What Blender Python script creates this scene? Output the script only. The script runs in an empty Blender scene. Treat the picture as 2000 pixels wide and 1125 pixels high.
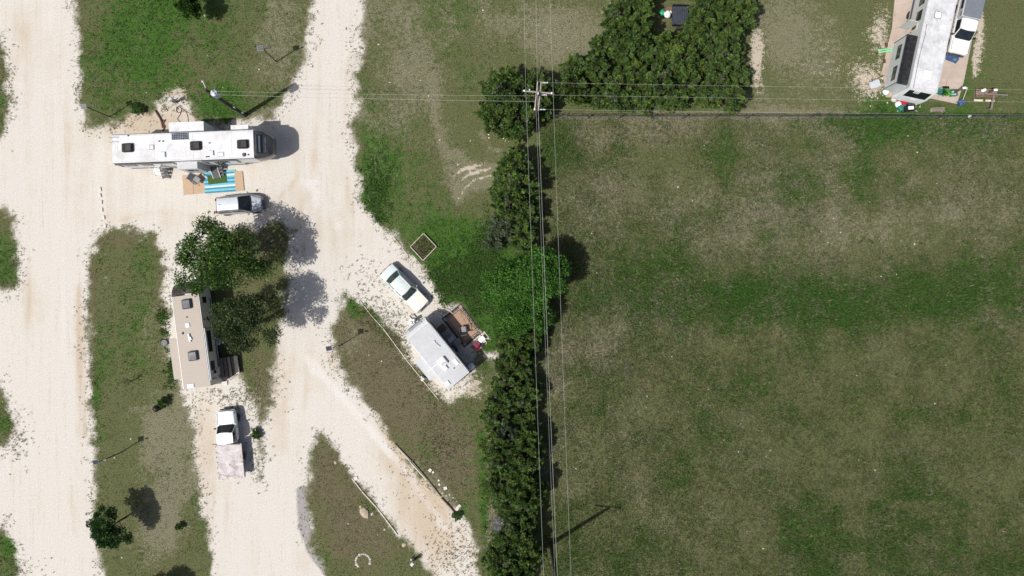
import bpy, bmesh, math, random
import numpy as np
from mathutils import Matrix, Vector
R_ = math.radians
scene = bpy.context.scene
COL = scene.collection
# ------------------------------------------------------------------ camera, sky, sun, exposure
H, S = 70.0, 20.4                       # drone height (m), photo pixels per metre on the ground
cam_d = bpy.data.cameras.new('camera'); cam = bpy.data.objects.new('camera', cam_d); COL.objects.link(cam)
cam.location = (0, 0, H); cam.rotation_euler = (0, 0, 0)
cam_d.sensor_width = 36; cam_d.lens = 18.0 / ((1000 / S) / H); cam_d.clip_end = 3000; cam_d.clip_start = 1
scene.camera = cam
SUN_EL, SUN_AZ = 58.0, math.atan2(0.53, 0.85)      # shadows run towards +x +y
world = bpy.data.worlds.new('World'); scene.world = world; world.use_nodes = True
wn = world.node_tree; bg = wn.nodes['Background']
sky = wn.nodes.new('ShaderNodeTexSky'); sky.sky_type = 'NISHITA'; sky.sun_disc = False
sky.sun_elevation = R_(SUN_EL); sky.sun_rotation = R_(238); sky.air_density = 0.8; sky.dust_density = 3.0; sky.ozone_density = 0.6
wn.links.new(sky.outputs[0], bg.inputs[0]); bg.inputs[1].default_value = 0.095
sun_d = bpy.data.lights.new('sun', 'SUN'); sun_d.energy = 4.6; sun_d.angle = R_(0.55); sun_d.color = (1.0, 0.955, 0.89)
sun = bpy.data.objects.new('sun', sun_d); COL.objects.link(sun)
ldir = Vector((math.cos(SUN_AZ) * math.cos(R_(SUN_EL)), math.sin(SUN_AZ) * math.cos(R_(SUN_EL)), -math.sin(R_(SUN_EL))))
sun.rotation_euler = ldir.to_track_quat('-Z', 'Y').to_euler(); sun.location = (-60, -40, 100)
scene.view_settings.view_transform = 'Standard'; scene.view_settings.look = 'None'
scene.view_settings.exposure = 0.0; scene.view_settings.gamma = 1.0
scene.cycles.max_bounces = 6; scene.cycles.diffuse_bounces = 3; scene.cycles.transparent_max_bounces = 6

def P(px, py, z=0.0):
    k = (H - z) / H / S
    return Vector(((px - 1000) * k, (562.5 - py) * k, z))

# ------------------------------------------------------------------ materials
def lin(c):
    return tuple(((v / 255) / 12.92 if v / 255 <= .04045 else ((v / 255 + .055) / 1.055) ** 2.4) for v in c)
MATS = {}
class NT:
    def __init__(s, m):
        s.t = m.node_tree; s.n = s.t.nodes
    def link(s, a, b): s.t.links.new(a, b)
    def inp(s, sock, v):
        if hasattr(v, 'is_linked'): s.link(v, sock)
        else: sock.default_value = v
    def math(s, op, a, b=0.0, clamp=False):
        n = s.n.new('ShaderNodeMath'); n.operation = op; n.use_clamp = clamp
        s.inp(n.inputs[0], a); s.inp(n.inputs[1], b); return n.outputs[0]
    def mix(s, f, a, b, typ='MIX'):
        n = s.n.new('ShaderNodeMix'); n.data_type = 'RGBA'; n.blend_type = typ
        s.inp(n.inputs[0], f)
        for k, v in ((6, a), (7, b)):
            if not hasattr(v, 'is_linked') and len(v) == 3: v = (*v, 1)
            s.inp(n.inputs[k], v)
        return n.outputs[2]
    def smooth(s, v, a, b, lo=0.0, hi=1.0):
        n = s.n.new('ShaderNodeMapRange'); n.interpolation_type = 'SMOOTHSTEP'
        s.inp(n.inputs[0], v); n.inputs[1].default_value = a; n.inputs[2].default_value = b
        n.inputs[3].default_value = lo; n.inputs[4].default_value = hi; return n.outputs[0]
    def noise(s, vec, scale, detail=4, rough=.55, dist=0.0):
        n = s.n.new('ShaderNodeTexNoise'); n.inputs['Scale'].default_value = scale
        n.inputs['Detail'].default_value = detail; n.inputs['Roughness'].default_value = rough
        n.inputs['Distortion'].default_value = dist
        s.link(vec, n.inputs['Vector']); return n.outputs[0]
    def mapping(s, vec, scale=(1, 1, 1), rot=0, loc=(0, 0, 0)):
        n = s.n.new('ShaderNodeMapping'); n.inputs['Scale'].default_value = scale
        n.inputs['Rotation'].default_value = (0, 0, rot); n.inputs['Location'].default_value = loc
        s.link(vec, n.inputs['Vector']); return n.outputs[0]
    def coord(s, k='Object'): return s.n.new('ShaderNodeTexCoord').outputs[k]
    def attr(s, name, out='Fac'):
        n = s.n.new('ShaderNodeAttribute'); n.attribute_name = name; return n.outputs[out]
    def bump(s, h, strength, dist=.02):
        n = s.n.new('ShaderNodeBump'); n.inputs['Strength'].default_value = strength; n.inputs['Distance'].default_value = dist
        s.link(h, n.inputs['Height']); return n.outputs[0]
def newmat(name):
    m = bpy.data.materials.new(name); m.use_nodes = True; return m, NT(m), m.node_tree.nodes['Principled BSDF']
def M(name, rgb=None, rough=.55, metal=0.0, var=.12, scale=3.0, stain=None, bump=0.0, coat=0.0, spec=.5):
    if name in MATS: return MATS[name]
    m, t, b = newmat(name)
    v = t.coord(); n = t.noise(v, scale, 6, .6)
    c = t.mix(t.smooth(n, .3, .7), tuple(x * (1 - var) for x in rgb), tuple(min(1, x * (1 + var)) for x in rgb))
    if stain:
        srgb, amt, ssc = stain
        n2 = t.noise(v, ssc, 8, .65, .4); n3 = t.noise(v, ssc * 7, 4, .7)
        f = t.math('MULTIPLY', t.smooth(t.math('ADD', n2, t.math('MULTIPLY', n3, .35)), .62, .86), amt, True)
        c = t.mix(f, c, srgb)
    t.link(c, b.inputs['Base Color'])
    k2 = .2 if var > .09 else .04
    r2 = t.smooth(n, .25, .75, max(.03, rough * (1 - k2)), min(1, rough * (1 + k2))); t.link(r2, b.inputs['Roughness'])
    b.inputs['Metallic'].default_value = metal; b.inputs['Coat Weight'].default_value = coat
    b.inputs['Specular IOR Level'].default_value = spec
    if bump: t.link(t.bump(t.noise(v, scale * 8, 4), bump), b.inputs['Normal'])
    MATS[name] = m; return m
M('roof_white', (.62, .632, .655), .45, stain=((.40, .39, .38), .6, .6), var=.03)
M('roof_beige', (.36, .315, .27), .6, stain=((.36, .32, .28), .35, .6), var=.04)
M('roof_grey', (.44, .455, .48), .55, stain=((.36, .36, .37), .45, .8), var=.06)
M('roof_dirty', (.57, .58, .60), .55, stain=((.30, .31, .33), .6, .55), var=.08)
M('wall_white', (.70, .71, .72), .35, var=.04)
M('wall_cream', (.50, .475, .43), .4, var=.05)
M('wall_grey', (.50, .53, .54), .35, var=.05)
M('cap_dark', (.055, .055, .055), .28, var=.25, scale=1.5, coat=.4)
M('cap_brown', (.045, .036, .036), .35, var=.3, scale=2, stain=((.16, .14, .14), .5, 1.2))
M('navy', (.045, .055, .075), .4, var=.2)
M('black', (.013, .013, .014), .45, var=.3)
M('rubber', (.018, .018, .018), .8, var=.3)
M('dark_grey', (.06, .062, .068), .5, var=.2)
M('grey', (.22, .225, .23), .5, var=.15)
M('light_grey', (.48, .49, .50), .5, var=.1)
M('white', (.72, .72, .71), .45, var=.05)
M('glass', (.012, .016, .018), .06, var=.3, spec=.7)
M('glass_green', (.03, .045, .042), .06, var=.3, spec=.7)
M('skylight', (.62, .68, .72), .15, var=.06, coat=.5)
M('chrome', (.6, .61, .63), .18, .9, var=.08)
M('alu', (.55, .57, .58), .35, .7, var=.1)
M('silver_paint', (.52, .56, .61), .32, .08, var=.04, coat=.6)
M('white_paint', (.74, .75, .76), .25, var=.02, coat=.4)
M('pale_blue_paint', (.50, .60, .64), .4, var=.05, stain=((.62, .44, .27), .85, .75), coat=.1)
M('ivory_paint', (.70, .69, .62), .4, var=.04, stain=((.62, .50, .36), .35, .6))
M('shell_grey', (.16, .18, .21), .45, var=.06)
M('silver_side', (.35, .36, .38), .35, .3, var=.08)
M('red_lens', (.14, .015, .015), .2, var=.1)
M('lamp_lens', (.6, .6, .58), .12, var=.08)
M('flatbed_metal', (.50, .47, .47), .7, var=.2, scale=2.2, stain=((.22, .165, .165), .9, .9), bump=.2)
M('rust', (.075, .04, .03), .8, var=.35)
M('wood_grey', (.20, .165, .14), .8, var=.25, scale=5)
M('wood_tan', (.42, .30, .20), .75, var=.08, scale=4)
M('wood_pale', (.55, .50, .42), .8, var=.15, scale=5)
M('wood_brown', (.15, .085, .05), .8, var=.25, scale=5)
M('pole_wood', (.055, .043, .035), .85, var=.3, scale=6)
M('arm_wood', (.30, .255, .24), .8, var=.2, scale=5)
M('bark', (.075, .06, .05), .9, var=.35, scale=8, bump=.3)
M('dead_bark', (.27, .26, .27), .9, var=.2, scale=8)
M('blue_dark', (.03, .21, .32), .75, var=.08, scale=6)
M('blue_light', (.16, .43, .53), .75, var=.08, scale=6)
M('blue_white', (.55, .64, .64), .75, var=.06, scale=6)
M('mat_green', (.035, .085, .012), .9, var=.2, scale=14, bump=.3)
M('tarp_blue', (.045, .085, .20), .5, var=.2, scale=4)
M('solar', (.022, .028, .055), .42, var=.25, scale=6, spec=.3)
M('porcelain', (.80, .81, .82), .2, var=.03)
M('wire', (.42, .45, .40), .4, .2, var=.08)
M('transformer', (.36, .42, .48), .35, var=.06)
M('rug_tan', (.35, .225, .155), .9, var=.1, scale=5)
M('rug_brown', (.035, .025, .022), .9, var=.2, scale=6)
M('rug_line', (.33, .27, .22), .9, var=.1, scale=6)
M('maroon', (.17, .012, .04), .45, var=.2)
M('red', (.42, .025, .04), .4, var=.12)
M('teal', (.02, .17, .15), .45, var=.15)
M('mint', (.22, .55, .30), .5, var=.1)
M('lime', (.10, .33, .05), .7, var=.3, scale=9)
M('green_bag', (.03, .36, .17), .4, var=.25, scale=5)
M('blue_bin', (.03, .07, .22), .4, var=.15)
M('concrete', (.40, .325, .275), .85, var=.08, scale=.9, stain=((.52, .44, .38), .5, .5), bump=.1)
M('slab_white', (.60, .555, .50), .8, var=.06, scale=2)
M('stone_white', (.45, .43, .39), .85, var=.12, scale=3, bump=.3)
M('stone_tan', (.40, .34, .25), .85, var=.2, scale=2.5, bump=.4)
M('hose', (.16, .05, .035), .6, var=.3)
M('soil', (.07, .05, .035), .95, var=.3, scale=5)
M('tote', (.42, .44, .46), .5, var=.1)

# ------------------------------------------------------------------ mesh builder
class MB:
    def __init__(s): s.v = []; s.f = []; s.m = []; s.xf = None
    def add(s, vs, fs, mi=0):
        o = len(s.v)
        s.v += [tuple(s.xf @ Vector(p)) if s.xf else tuple(p) for p in vs]
        s.f += [tuple(i + o for i in f) for f in fs]; s.m += [mi] * len(fs); return s
    def slab(s, out, z0, z1, ch=0.0, mi=0):
        n = len(out); a = [(x, y, z0) for x, y in out]
        if ch > 0:
            ins = offset(out, ch)
            rings = [a, [(x, y, z1 - ch) for x, y in out], [(x, y, z1) for x, y in ins]]
        else: rings = [a, [(x, y, z1) for x, y in out]]
        vs = sum(rings, []); fs = []
        for k in range(len(rings) - 1):
            for i in range(n):
                j = (i + 1) % n; fs.append((k * n + i, k * n + j, (k + 1) * n + j, (k + 1) * n + i))
        fs.append(tuple(range(n))[::-1]); fs.append(tuple(range((len(rings) - 1) * n, len(rings) * n)))
        return s.add(vs, fs, mi)
    def box(s, c, d, rz=0, ch=0.0, mi=0):
        x, y, z = c; hx, hy, hz = d[0] / 2, d[1] / 2, d[2] / 2; ca, sa = math.cos(rz), math.sin(rz)
        out = [(x + ca * p - sa * q, y + sa * p + ca * q) for p, q in ((-hx, -hy), (hx, -hy), (hx, hy), (-hx, hy))]
        return s.slab(out, z - hz, z + hz, ch, mi)
    def prof(s, pts, y0, y1, mi=0):           # side profile (x,z), counter-clockwise seen from -y, extruded in y
        n = len(pts); vs = [(x, y0, z) for x, z in pts] + [(x, y1, z) for x, z in pts]
        fs = [(i, (i + 1) % n, n + (i + 1) % n, n + i) for i in range(n)]
        fs += [tuple(range(n))[::-1], tuple(range(n, 2 * n))]
        return s.add(vs, [f[::-1] for f in fs], mi)
    def loft(s, rings, mi=0, cap=True):
        n = len(rings[0]); vs = sum([list(r) for r in rings], []); fs = []
        for k in range(len(rings) - 1):
            for i in range(n):
                j = (i + 1) % n; fs.append((k * n + i, k * n + j, (k + 1) * n + j, (k + 1) * n + i))
        if cap: fs += [tuple(range(n))[::-1], tuple(range((len(rings) - 1) * n, len(rings) * n))]
        return s.add(vs, fs, mi)
    def tube(s, path, r, n=8, mi=0, cap=True):
        path = [Vector(p) for p in path]; rs = r if isinstance(r, (list, tuple)) else [r] * len(path)
        rings = []
        for i, p in enumerate(path):
            d = (path[min(i + 1, len(path) - 1)] - path[max(i - 1, 0)]).normalized()
            u = d.cross(Vector((0, 0, 1)) if abs(d.z) < .9 else Vector((1, 0, 0))).normalized(); w = d.cross(u)
            rings.append([tuple(p + (u * math.cos(a) + w * math.sin(a)) * rs[i]) for a in (2 * math.pi * k / n for k in range(n))])
        return s.loft(rings, mi, cap)
    def lathe(s, prof, c=(0, 0, 0), axis='z', n=16, mi=0):
        rings = []
        for r, h in prof:
            ring = []
            for k in range(n):
                a = 2 * math.pi * k / n; x, y, z = r * math.cos(a), r * math.sin(a), h
                if axis == 'y': x, y, z = x, z, -y
                elif axis == 'x': x, y, z = z, x, y
                ring.append((x + c[0], y + c[1], z + c[2]))
            rings.append(ring)
        return s.loft(rings, mi)
    def grid(s, fn, nu, nv, mi=0):
        vs = [fn(i / nu, j / nv) for i in range(nu + 1) for j in range(nv + 1)]; w = nv + 1
        return s.add(vs, [(i * w + j, (i + 1) * w + j, (i + 1) * w + j + 1, i * w + j + 1) for i in range(nu) for j in range(nv)], mi)
    def build(s, name, mats, parent=None, smooth=True, loc=None, fix=True):
        me = bpy.data.meshes.new(name); me.from_pydata(s.v, [], s.f)
        for m in (mats if isinstance(mats, (list, tuple)) else [mats]): me.materials.append(MATS[m] if isinstance(m, str) else m)
        me.polygons.foreach_set('material_index', s.m)
        if fix:
            bm = bmesh.new(); bm.from_mesh(me); bmesh.ops.recalc_face_normals(bm, faces=bm.faces); bm.to_mesh(me); bm.free()
        if smooth:
            me.polygons.foreach_set('use_smooth', [True] * len(me.polygons)); me.set_sharp_from_angle(angle=R_(38))
        o = bpy.data.objects.new(name, me); COL.objects.link(o)
        if parent: o.parent = parent
        if loc is not None: o.location = loc
        return o
def offset(out, d):
    n = len(out); area = sum(out[i][0] * out[(i + 1) % n][1] - out[(i + 1) % n][0] * out[i][1] for i in range(n))
    sg = 1 if area > 0 else -1; res = []
    for i in range(n):
        p, q, r = Vector(out[i - 1]), Vector(out[i]), Vector(out[(i + 1) % n])
        a, b = (q - p).normalized(), (r - q).normalized()
        n1, n2 = Vector((-a.y, a.x)) * sg, Vector((-b.y, b.x)) * sg; m = n1 + n2
        if m.length < 1e-6: m = n1
        m.normalize(); k = d / max(.4, m.dot(n1)); res.append((q.x + m.x * k, q.y + m.y * k))
    return res
def rrect(cx, cy, sx, sy, r, n=4, rz=0):
    pts = []
    for (qx, qy, a0) in ((1, 1, 0), (-1, 1, 90), (-1, -1, 180), (1, -1, 270)):
        for k in range(n + 1):
            a = R_(a0 + 90 * k / n); pts.append((qx * (sx / 2 - r) + r * math.cos(a), qy * (sy / 2 - r) + r * math.sin(a)))
    ca, sa = math.cos(rz), math.sin(rz)
    return [(cx + ca * x - sa * y, cy + sa * x + ca * y) for x, y in pts]
def tag(o, label=None, cat=None, group=None, kind=None):
    if label: o['label'] = label
    if cat: o['category'] = cat
    if group: o['group'] = group
    if kind: o['kind'] = kind
    return o
def thing(name, label, cat, loc=(0, 0, 0), rz=0, group=None):
    o = bpy.data.objects.new(name, None); COL.objects.link(o); o.empty_display_size = .3
    o.location = loc; o.rotation_euler = (0, 0, rz); return tag(o, label, cat, group)
def kids(o): return [c for c in bpy.data.objects if c.parent == o]
def copy_thing(o, loc, rz=0, sc=1, label=None, parts=None):
    c = o.copy(); COL.objects.link(c); c.location = loc; c.rotation_euler = (0, 0, rz); c.scale = (sc,) * 3 if not hasattr(sc, '__len__') else sc
    if label: c['label'] = label
    for p in (parts if parts is not None else kids(o)):
        d = p.copy(); COL.objects.link(d); d.parent = c
        if parts is None:
            for g in kids(p):
                e = g.copy(); COL.objects.link(e); e.parent = d
    return c
def anchor(px, py, z, local, ang):            # root so that local (x,y) at height z shows at that pixel
    p = P(px, py, z); ca, sa = math.cos(ang), math.sin(ang)
    return (p.x - (ca * local[0] - sa * local[1]), p.y - (sa * local[0] + ca * local[1]), 0)
def loc_of(root, px, py, z):
    p = P(px, py, z) - root.location; a = -root.rotation_euler.z
    return (math.cos(a) * p.x - math.sin(a) * p.y, math.sin(a) * p.x + math.cos(a) * p.y)
def heading(x0, y0, x1, y1): return math.atan2(-(y1 - y0), x1 - x0)
rng = np.random.default_rng(7); random.seed(5)

# ------------------------------------------------------------------ ground fields (in photo pixels)
GRASS = {
 'nw': [(145,-320),(145,-20),(148,80),(150,160),(160,205),(175,240),(190,252),(225,236),(262,226),(296,214),(318,196),(345,198),(378,222),(392,240),(480,240),(522,232),(548,205),(572,178),(590,140),(602,90),(614,30),(616,-320)],
 'w1': [(-400,60),(5,75),(15,150),(22,190),(16,240),(2,275),(-400,285)],
 'w2': [(-400,405),(8,412),(26,435),(38,480),(40,520),(22,560),(-4,570),(-400,570)],
 'w3': [(-400,735),(4,745),(18,790),(38,825),(22,860),(-10,880),(-400,885)],
 'w4': [(-400,1010),(8,1022),(28,1070),(36,1100),(50,1460),(-400,1460)],
 'strip': [(190,458),(225,445),(270,452),(305,468),(320,520),(322,560),(330,600),(326,640),(338,700),(350,745),(366,790),(378,850),(390,920),(400,990),(412,1050),(425,1460),(208,1460),(198,1070),(188,1010),(182,930),(178,850),(172,760),(170,650),(172,560),(174,500)],
 'shade': [(372,555),(400,470),(440,450),(500,440),(562,432),(575,470),(566,520),(556,580),(548,640),(540,700),(528,790),(518,830),(510,900),(506,932),(500,870),(498,800),(470,745),(430,735),(405,690)],
 'mid': [(668,565),(690,572),(727,602),(775,655),(806,702),(846,752),(872,782),(893,775),(918,748),(928,722),(932,690),(1010,700),(1010,1460),(940,1460),(936,1140),(925,1060),(905,1015),(880,990),(840,948),(800,902),(770,868),(720,800),(682,745),(650,695),(648,640)],
 'south': [(625,845),(650,870),(690,928),(735,982),(790,1048),(830,1092),(850,1145),(860,1460),(700,1460),(640,1120),(616,1085),(600,1045),(596,990),(600,920),(612,870)],
 'east': [(714,-320),(714,-20),(702,60),(698,130),(692,190),(688,270),(694,340),(708,390),(740,440),(775,475),(805,512),(835,550),(868,602),(897,603),(930,650),(932,690),(1000,720),(1000,1460),(2400,1460),(2400,-320)],
}
LUSH = [(1450,590,130,48,1.0),(1620,590,150,45,.75),(1850,570,170,65,.85),(1700,238,75,38,1.0),(1690,320,35,50,.6),(1860,245,120,30,.6),(1560,380,70,140,.35),(1400,290,40,40,.35),
 (728,370,36,100,.7),(900,550,60,60,1.1),(870,470,70,50,.9),(965,590,50,110,1.5),(820,390,90,70,.3),(760,300,60,60,.3),(1560,975,60,60,.4),(1180,570,70,40,.5),(1290,520,60,40,.35),
 (230,110,100,130,.5),(430,205,60,45,.6),(330,90,110,100,.3),(330,0,80,40,.5),(280,500,45,60,.3),(275,600,40,90,.2),(230,720,60,50,.25),(400,930,22,160,.5),(185,800,20,120,.5),(310,910,30,40,.4),
 (730,610,45,22,.9),(700,590,20,20,.7),(860,850,30,30,.3),(905,930,30,160,.45),(860,880,30,30,.5),(735,990,40,30,.7),(650,1000,40,60,.2),(630,880,30,40,.3),(15,1075,40,60,.5),(15,820,40,40,.7),(10,500,40,60,.4),(5,200,30,80,.6),
 (1840,120,120,130,.35),(1560,60,60,80,.25),(1080,290,50,60,.5),(1650,1060,300,120,.12),(1300,1050,200,90,.1),(1900,950,150,150,.1),(960,1000,20,140,.6),(1110,700,60,80,.25)]
DRY = [(800,160,55,110,.75),(950,40,220,60,.5),(1110,80,90,65,.85),(545,60,55,110,.75),(335,930,45,110,.6),(300,830,70,60,.6),(1240,255,140,28,.65),(1250,380,160,80,.3),(1700,430,240,90,.34),(1480,450,200,80,.28),
 (920,345,55,36,.9),(1580,100,120,120,.8),(300,1030,55,90,.55),(1180,640,60,80,.35),(1240,860,80,200,.28),(1090,760,25,90,.5),(870,260,30,90,.4),(690,660,30,60,.5),(1150,430,60,120,.3),(720,160,25,150,.25),(1900,390,100,80,.3),(1400,640,200,40,.25),(1100,960,40,140,.3),(460,840,50,100,.6)]
BROWN = [(770,760,110,130,.95),(880,900,60,110,.8),(690,650,60,60,.6),(690,1030,90,100,.85),(630,920,40,80,.7),(240,470,70,30,.7),(320,540,16,110,.8),(180,560,14,200,.6),(175,850,14,200,.5),(345,700,20,80,.6),(340,1080,80,80,.4),(510,800,40,160,.8),(500,500,100,120,.6),(1300,520,300,60,.15),(1230,700,180,60,.35),(950,100,120,60,.2),(1350,900,300,200,.2),(300,130,160,110,.12)]
PALE = [(1478,110,20,90,.75),(1590,110,90,90,.42),(1914,40,10,70,.62),(1904,120,6,40,.4),(1720,60,34,80,.62),(1702,170,42,42,.62),(345,185,34,24,.6),(895,762,60,26,.65),(1190,30,20,40,.4),(905,1060,20,60,.4),(920,330,30,12,.4),(1940,90,90,110,.3),(1885,210,60,10,.3),(900,725,60,40,.5),(1005,265,30,14,.35),(1060,60,110,70,.25),(470,770,50,40,.5),(205,540,10,60,.35),(165,160,12,90,.3)]
TAN = [(830,960,60,115,1.15),(760,880,60,60,.4),(290,240,110,30,.8),(330,300,180,110,.35),(420,440,160,30,.35),(60,590,40,60,.45),(400,860,30,100,.7),(160,720,14,180,.75),(545,760,20,120,.5),(620,740,50,60,.4),(880,1060,50,50,.4),(660,460,60,60,.15),(50,60,40,80,.35),(560,390,50,40,.3),(590,1100,40,50,.25),(900,740,60,50,.2)]
sst = lambda v, a, b: (lambda t: t * t * (3 - 2 * t))(np.clip((v - a) / (b - a), 0, 1))
def blobs(L, x, y):
    r = np.zeros_like(x)
    for bx, by, rx, ry, a in L: r += a * np.exp(-(((x - bx) / rx) ** 2 + ((y - by) / ry) ** 2))
    return r
def stroke(x, y, pts, w):
    d = np.full_like(x, 1e9)
    for (ax, ay), (bx, by) in zip(pts[:-1], pts[1:]):
        t = np.clip(((x - ax) * (bx - ax) + (y - ay) * (by - ay)) / ((bx - ax) ** 2 + (by - ay) ** 2), 0, 1)
        d = np.minimum(d, np.hypot(x - ax - t * (bx - ax), y - ay - t * (by - ay)))
    return np.exp(-(d / w) ** 2)
def vnoise(x, y, sc, seed):
    g = np.random.default_rng(seed).random((257, 257)); x = x / sc + 1000.3; y = y / sc + 1000.7
    xi, yi = np.floor(x).astype(int), np.floor(y).astype(int); fx, fy = x - xi, y - yi
    fx = fx * fx * (3 - 2 * fx); fy = fy * fy * (3 - 2 * fy); a, b = xi % 256, yi % 256
    return (g[a, b] * (1 - fx) + g[a + 1, b] * fx) * (1 - fy) + (g[a, b + 1] * (1 - fx) + g[a + 1, b + 1] * fx) * fy
def fbm(x, y, sc, seed): return .55 * vnoise(x, y, sc, seed) + .28 * vnoise(x, y, sc / 2.1, seed + 1) + .17 * vnoise(x, y, sc / 4.3, seed + 2)
def poly_sd(x, y, poly):
    d = np.full(x.shape, 1e12); ins = np.zeros(x.shape, bool); n = len(poly)
    for i in range(n):
        ax, ay = poly[i]; bx, by = poly[(i + 1) % n]; ex, ey = bx - ax, by - ay
        t = np.clip(((x - ax) * ex + (y - ay) * ey) / (ex * ex + ey * ey + 1e-9), 0, 1)
        d = np.minimum(d, (x - ax - t * ex) ** 2 + (y - ay - t * ey) ** 2)
        c = ((ay > y) != (by > y)); ins ^= c & (x < (bx - ax) * (y - ay) / ((by - ay) if by != ay else 1e-9) + ax)
    return np.where(ins, 1, -1) * np.sqrt(d)
def fields(x, y):
    sds = np.stack([poly_sd(x, y, p) for p in GRASS.values()]); which = sds.argmax(0); sd = sds.max(0) / S + (fbm(x, y, 34, 181) - .5) * 1.5 + (vnoise(x, y, 9, 191) - .5) * .5
    past = ((x > 1065) & (y > 222)).astype(float)
    n1, n2, n3 = fbm(x, y, 150, 11), fbm(x, y, 110, 21), fbm(x, y, 60, 31)
    m1, m2 = fbm(x, y, 42, 101) - .5, fbm(x, y, 34, 111) - .5
    lush = blobs(LUSH, x, y) + .20 + (n1 - .5) * .75 + m1 * (.6 + .3 * past) + past * (.04 + .07 * sst(y, 600, 760))
    lush += .9 * stroke(x, y, [(700, 590), (740, 640), (790, 700), (860, 780)], 13) + .5 * stroke(x, y, [(940, 850), (945, 1000), (965, 1125)], 8)
    dry = blobs(DRY, x, y) + .12 + (n2 - .5) * .75 + m2 * (.7 + .1 * past) + past * (.10 - .10 * sst(y, 600, 760))
    dry += .75 * stroke(x, y, [(958, 1125), (962, 1000), (958, 900), (958, 800), (968, 735), (975, 700)], 9)
    dry += .55 * stroke(x, y, [(845, 150), (850, 240), (870, 300), (900, 300)], 9) + .6 * stroke(x, y, [(940, 260), (955, 290), (1000, 300)], 8)
    dry += .7 * stroke(x, y, [(1085, 226), (1500, 224), (1680, 224)], 9)
    pale = blobs(PALE, x, y) + (n3 - .5) * .5
    dry += .55 * stroke(x, y, [(890, 392), (898, 362), (925, 342), (975, 330)], 15)
    pale += .62 * (stroke(x, y, [(884, 385), (890, 362), (915, 342), (962, 328)], 4) + stroke(x, y, [(898, 390), (905, 370), (925, 352), (962, 342)], 4) + .8 * stroke(x, y, [(878, 372), (880, 352), (900, 332), (950, 318)], 4) + .7 * stroke(x, y, [(940, 268), (952, 290), (985, 302)], 4))
    dry += .55 * np.exp(-(sd / .55) ** 2)
    dry += .6 * stroke(x, y, [(845, 928), (870, 960), (888, 985)], 12) * (sd > 0)
    brown = blobs(BROWN, x, y) + (fbm(x, y, 80, 61) - .5) * .6
    tan = blobs(TAN, x, y) + .05 + (fbm(x, y, 120, 51) - .5) * .7
    for ln, w_, a_ in (([(548, 385), (580, 350), (578, 305), (545, 262)], 5, .5), ([(690, -40), (676, 200), (668, 330), (690, 420)], 6, .4), ([(628, -40), (622, 180), (612, 330), (596, 480), (575, 660), (560, 800)], 6, .45),
                       ([(660, 420), (640, 560), (610, 690), (590, 820), (575, 960)], 6, .45), ([(640, 690), (720, 800), (800, 905), (870, 1010)], 6, .5), ([(120, -40), (128, 200), (132, 420)], 7, .35), ([(40, -40), (55, 250), (60, 480), (50, 700)], 7, .35),
                       ([(120, 900), (140, 1000), (160, 1125)], 6, .35), ([(430, 1125), (440, 1020), (450, 950)], 7, .4), ([(500, 1125), (505, 1020), (515, 930)], 7, .3), ([(240, 430), (300, 412), (400, 425)], 5, .35), ([(580, 560), (560, 480), (600, 380)], 6, .3)):
        tan += .6 * a_ * stroke(x, y, ln, w_) * (.4 + 1.2 * fbm(x, y, 30, 171))
    tan += .5 * stroke(x, y, [(152, 560), (158, 700), (166, 850)], 5)
    grey = 1.2 * stroke(x, y, [(590, 960), (594, 1030), (620, 1090), (650, 1125)], 13) + .35 * stroke(x, y, [(600, 480), (620, 400), (650, 200)], 30)
    track = np.zeros_like(x)
    for path, off in ((((650, -60), (650, 200), (640, 400), (600, 620), (570, 800), (545, 960), (530, 1180)), 26), (((62, -60), (85, 300), (95, 600), (88, 900), (110, 1180)), 30), (((640, 420), (600, 340), (540, 330), (180, 340)), 20), (((600, 700), (690, 800), (800, 930), (880, 1050)), 18)):
        for q in (-off, off): track += .5 * stroke(x, y, [(a + q, b + (q if b1_ else 0)) for (a, b), b1_ in zip(path, [off < 25] * 9)], 11)
    track *= .35 + 1.1 * fbm(x, y, 70, 141)
    return dict(track=track, sd=sd, lush=lush, dry=dry, pale=pale, brown=brown, tan=tan, grey=grey), which

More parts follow.
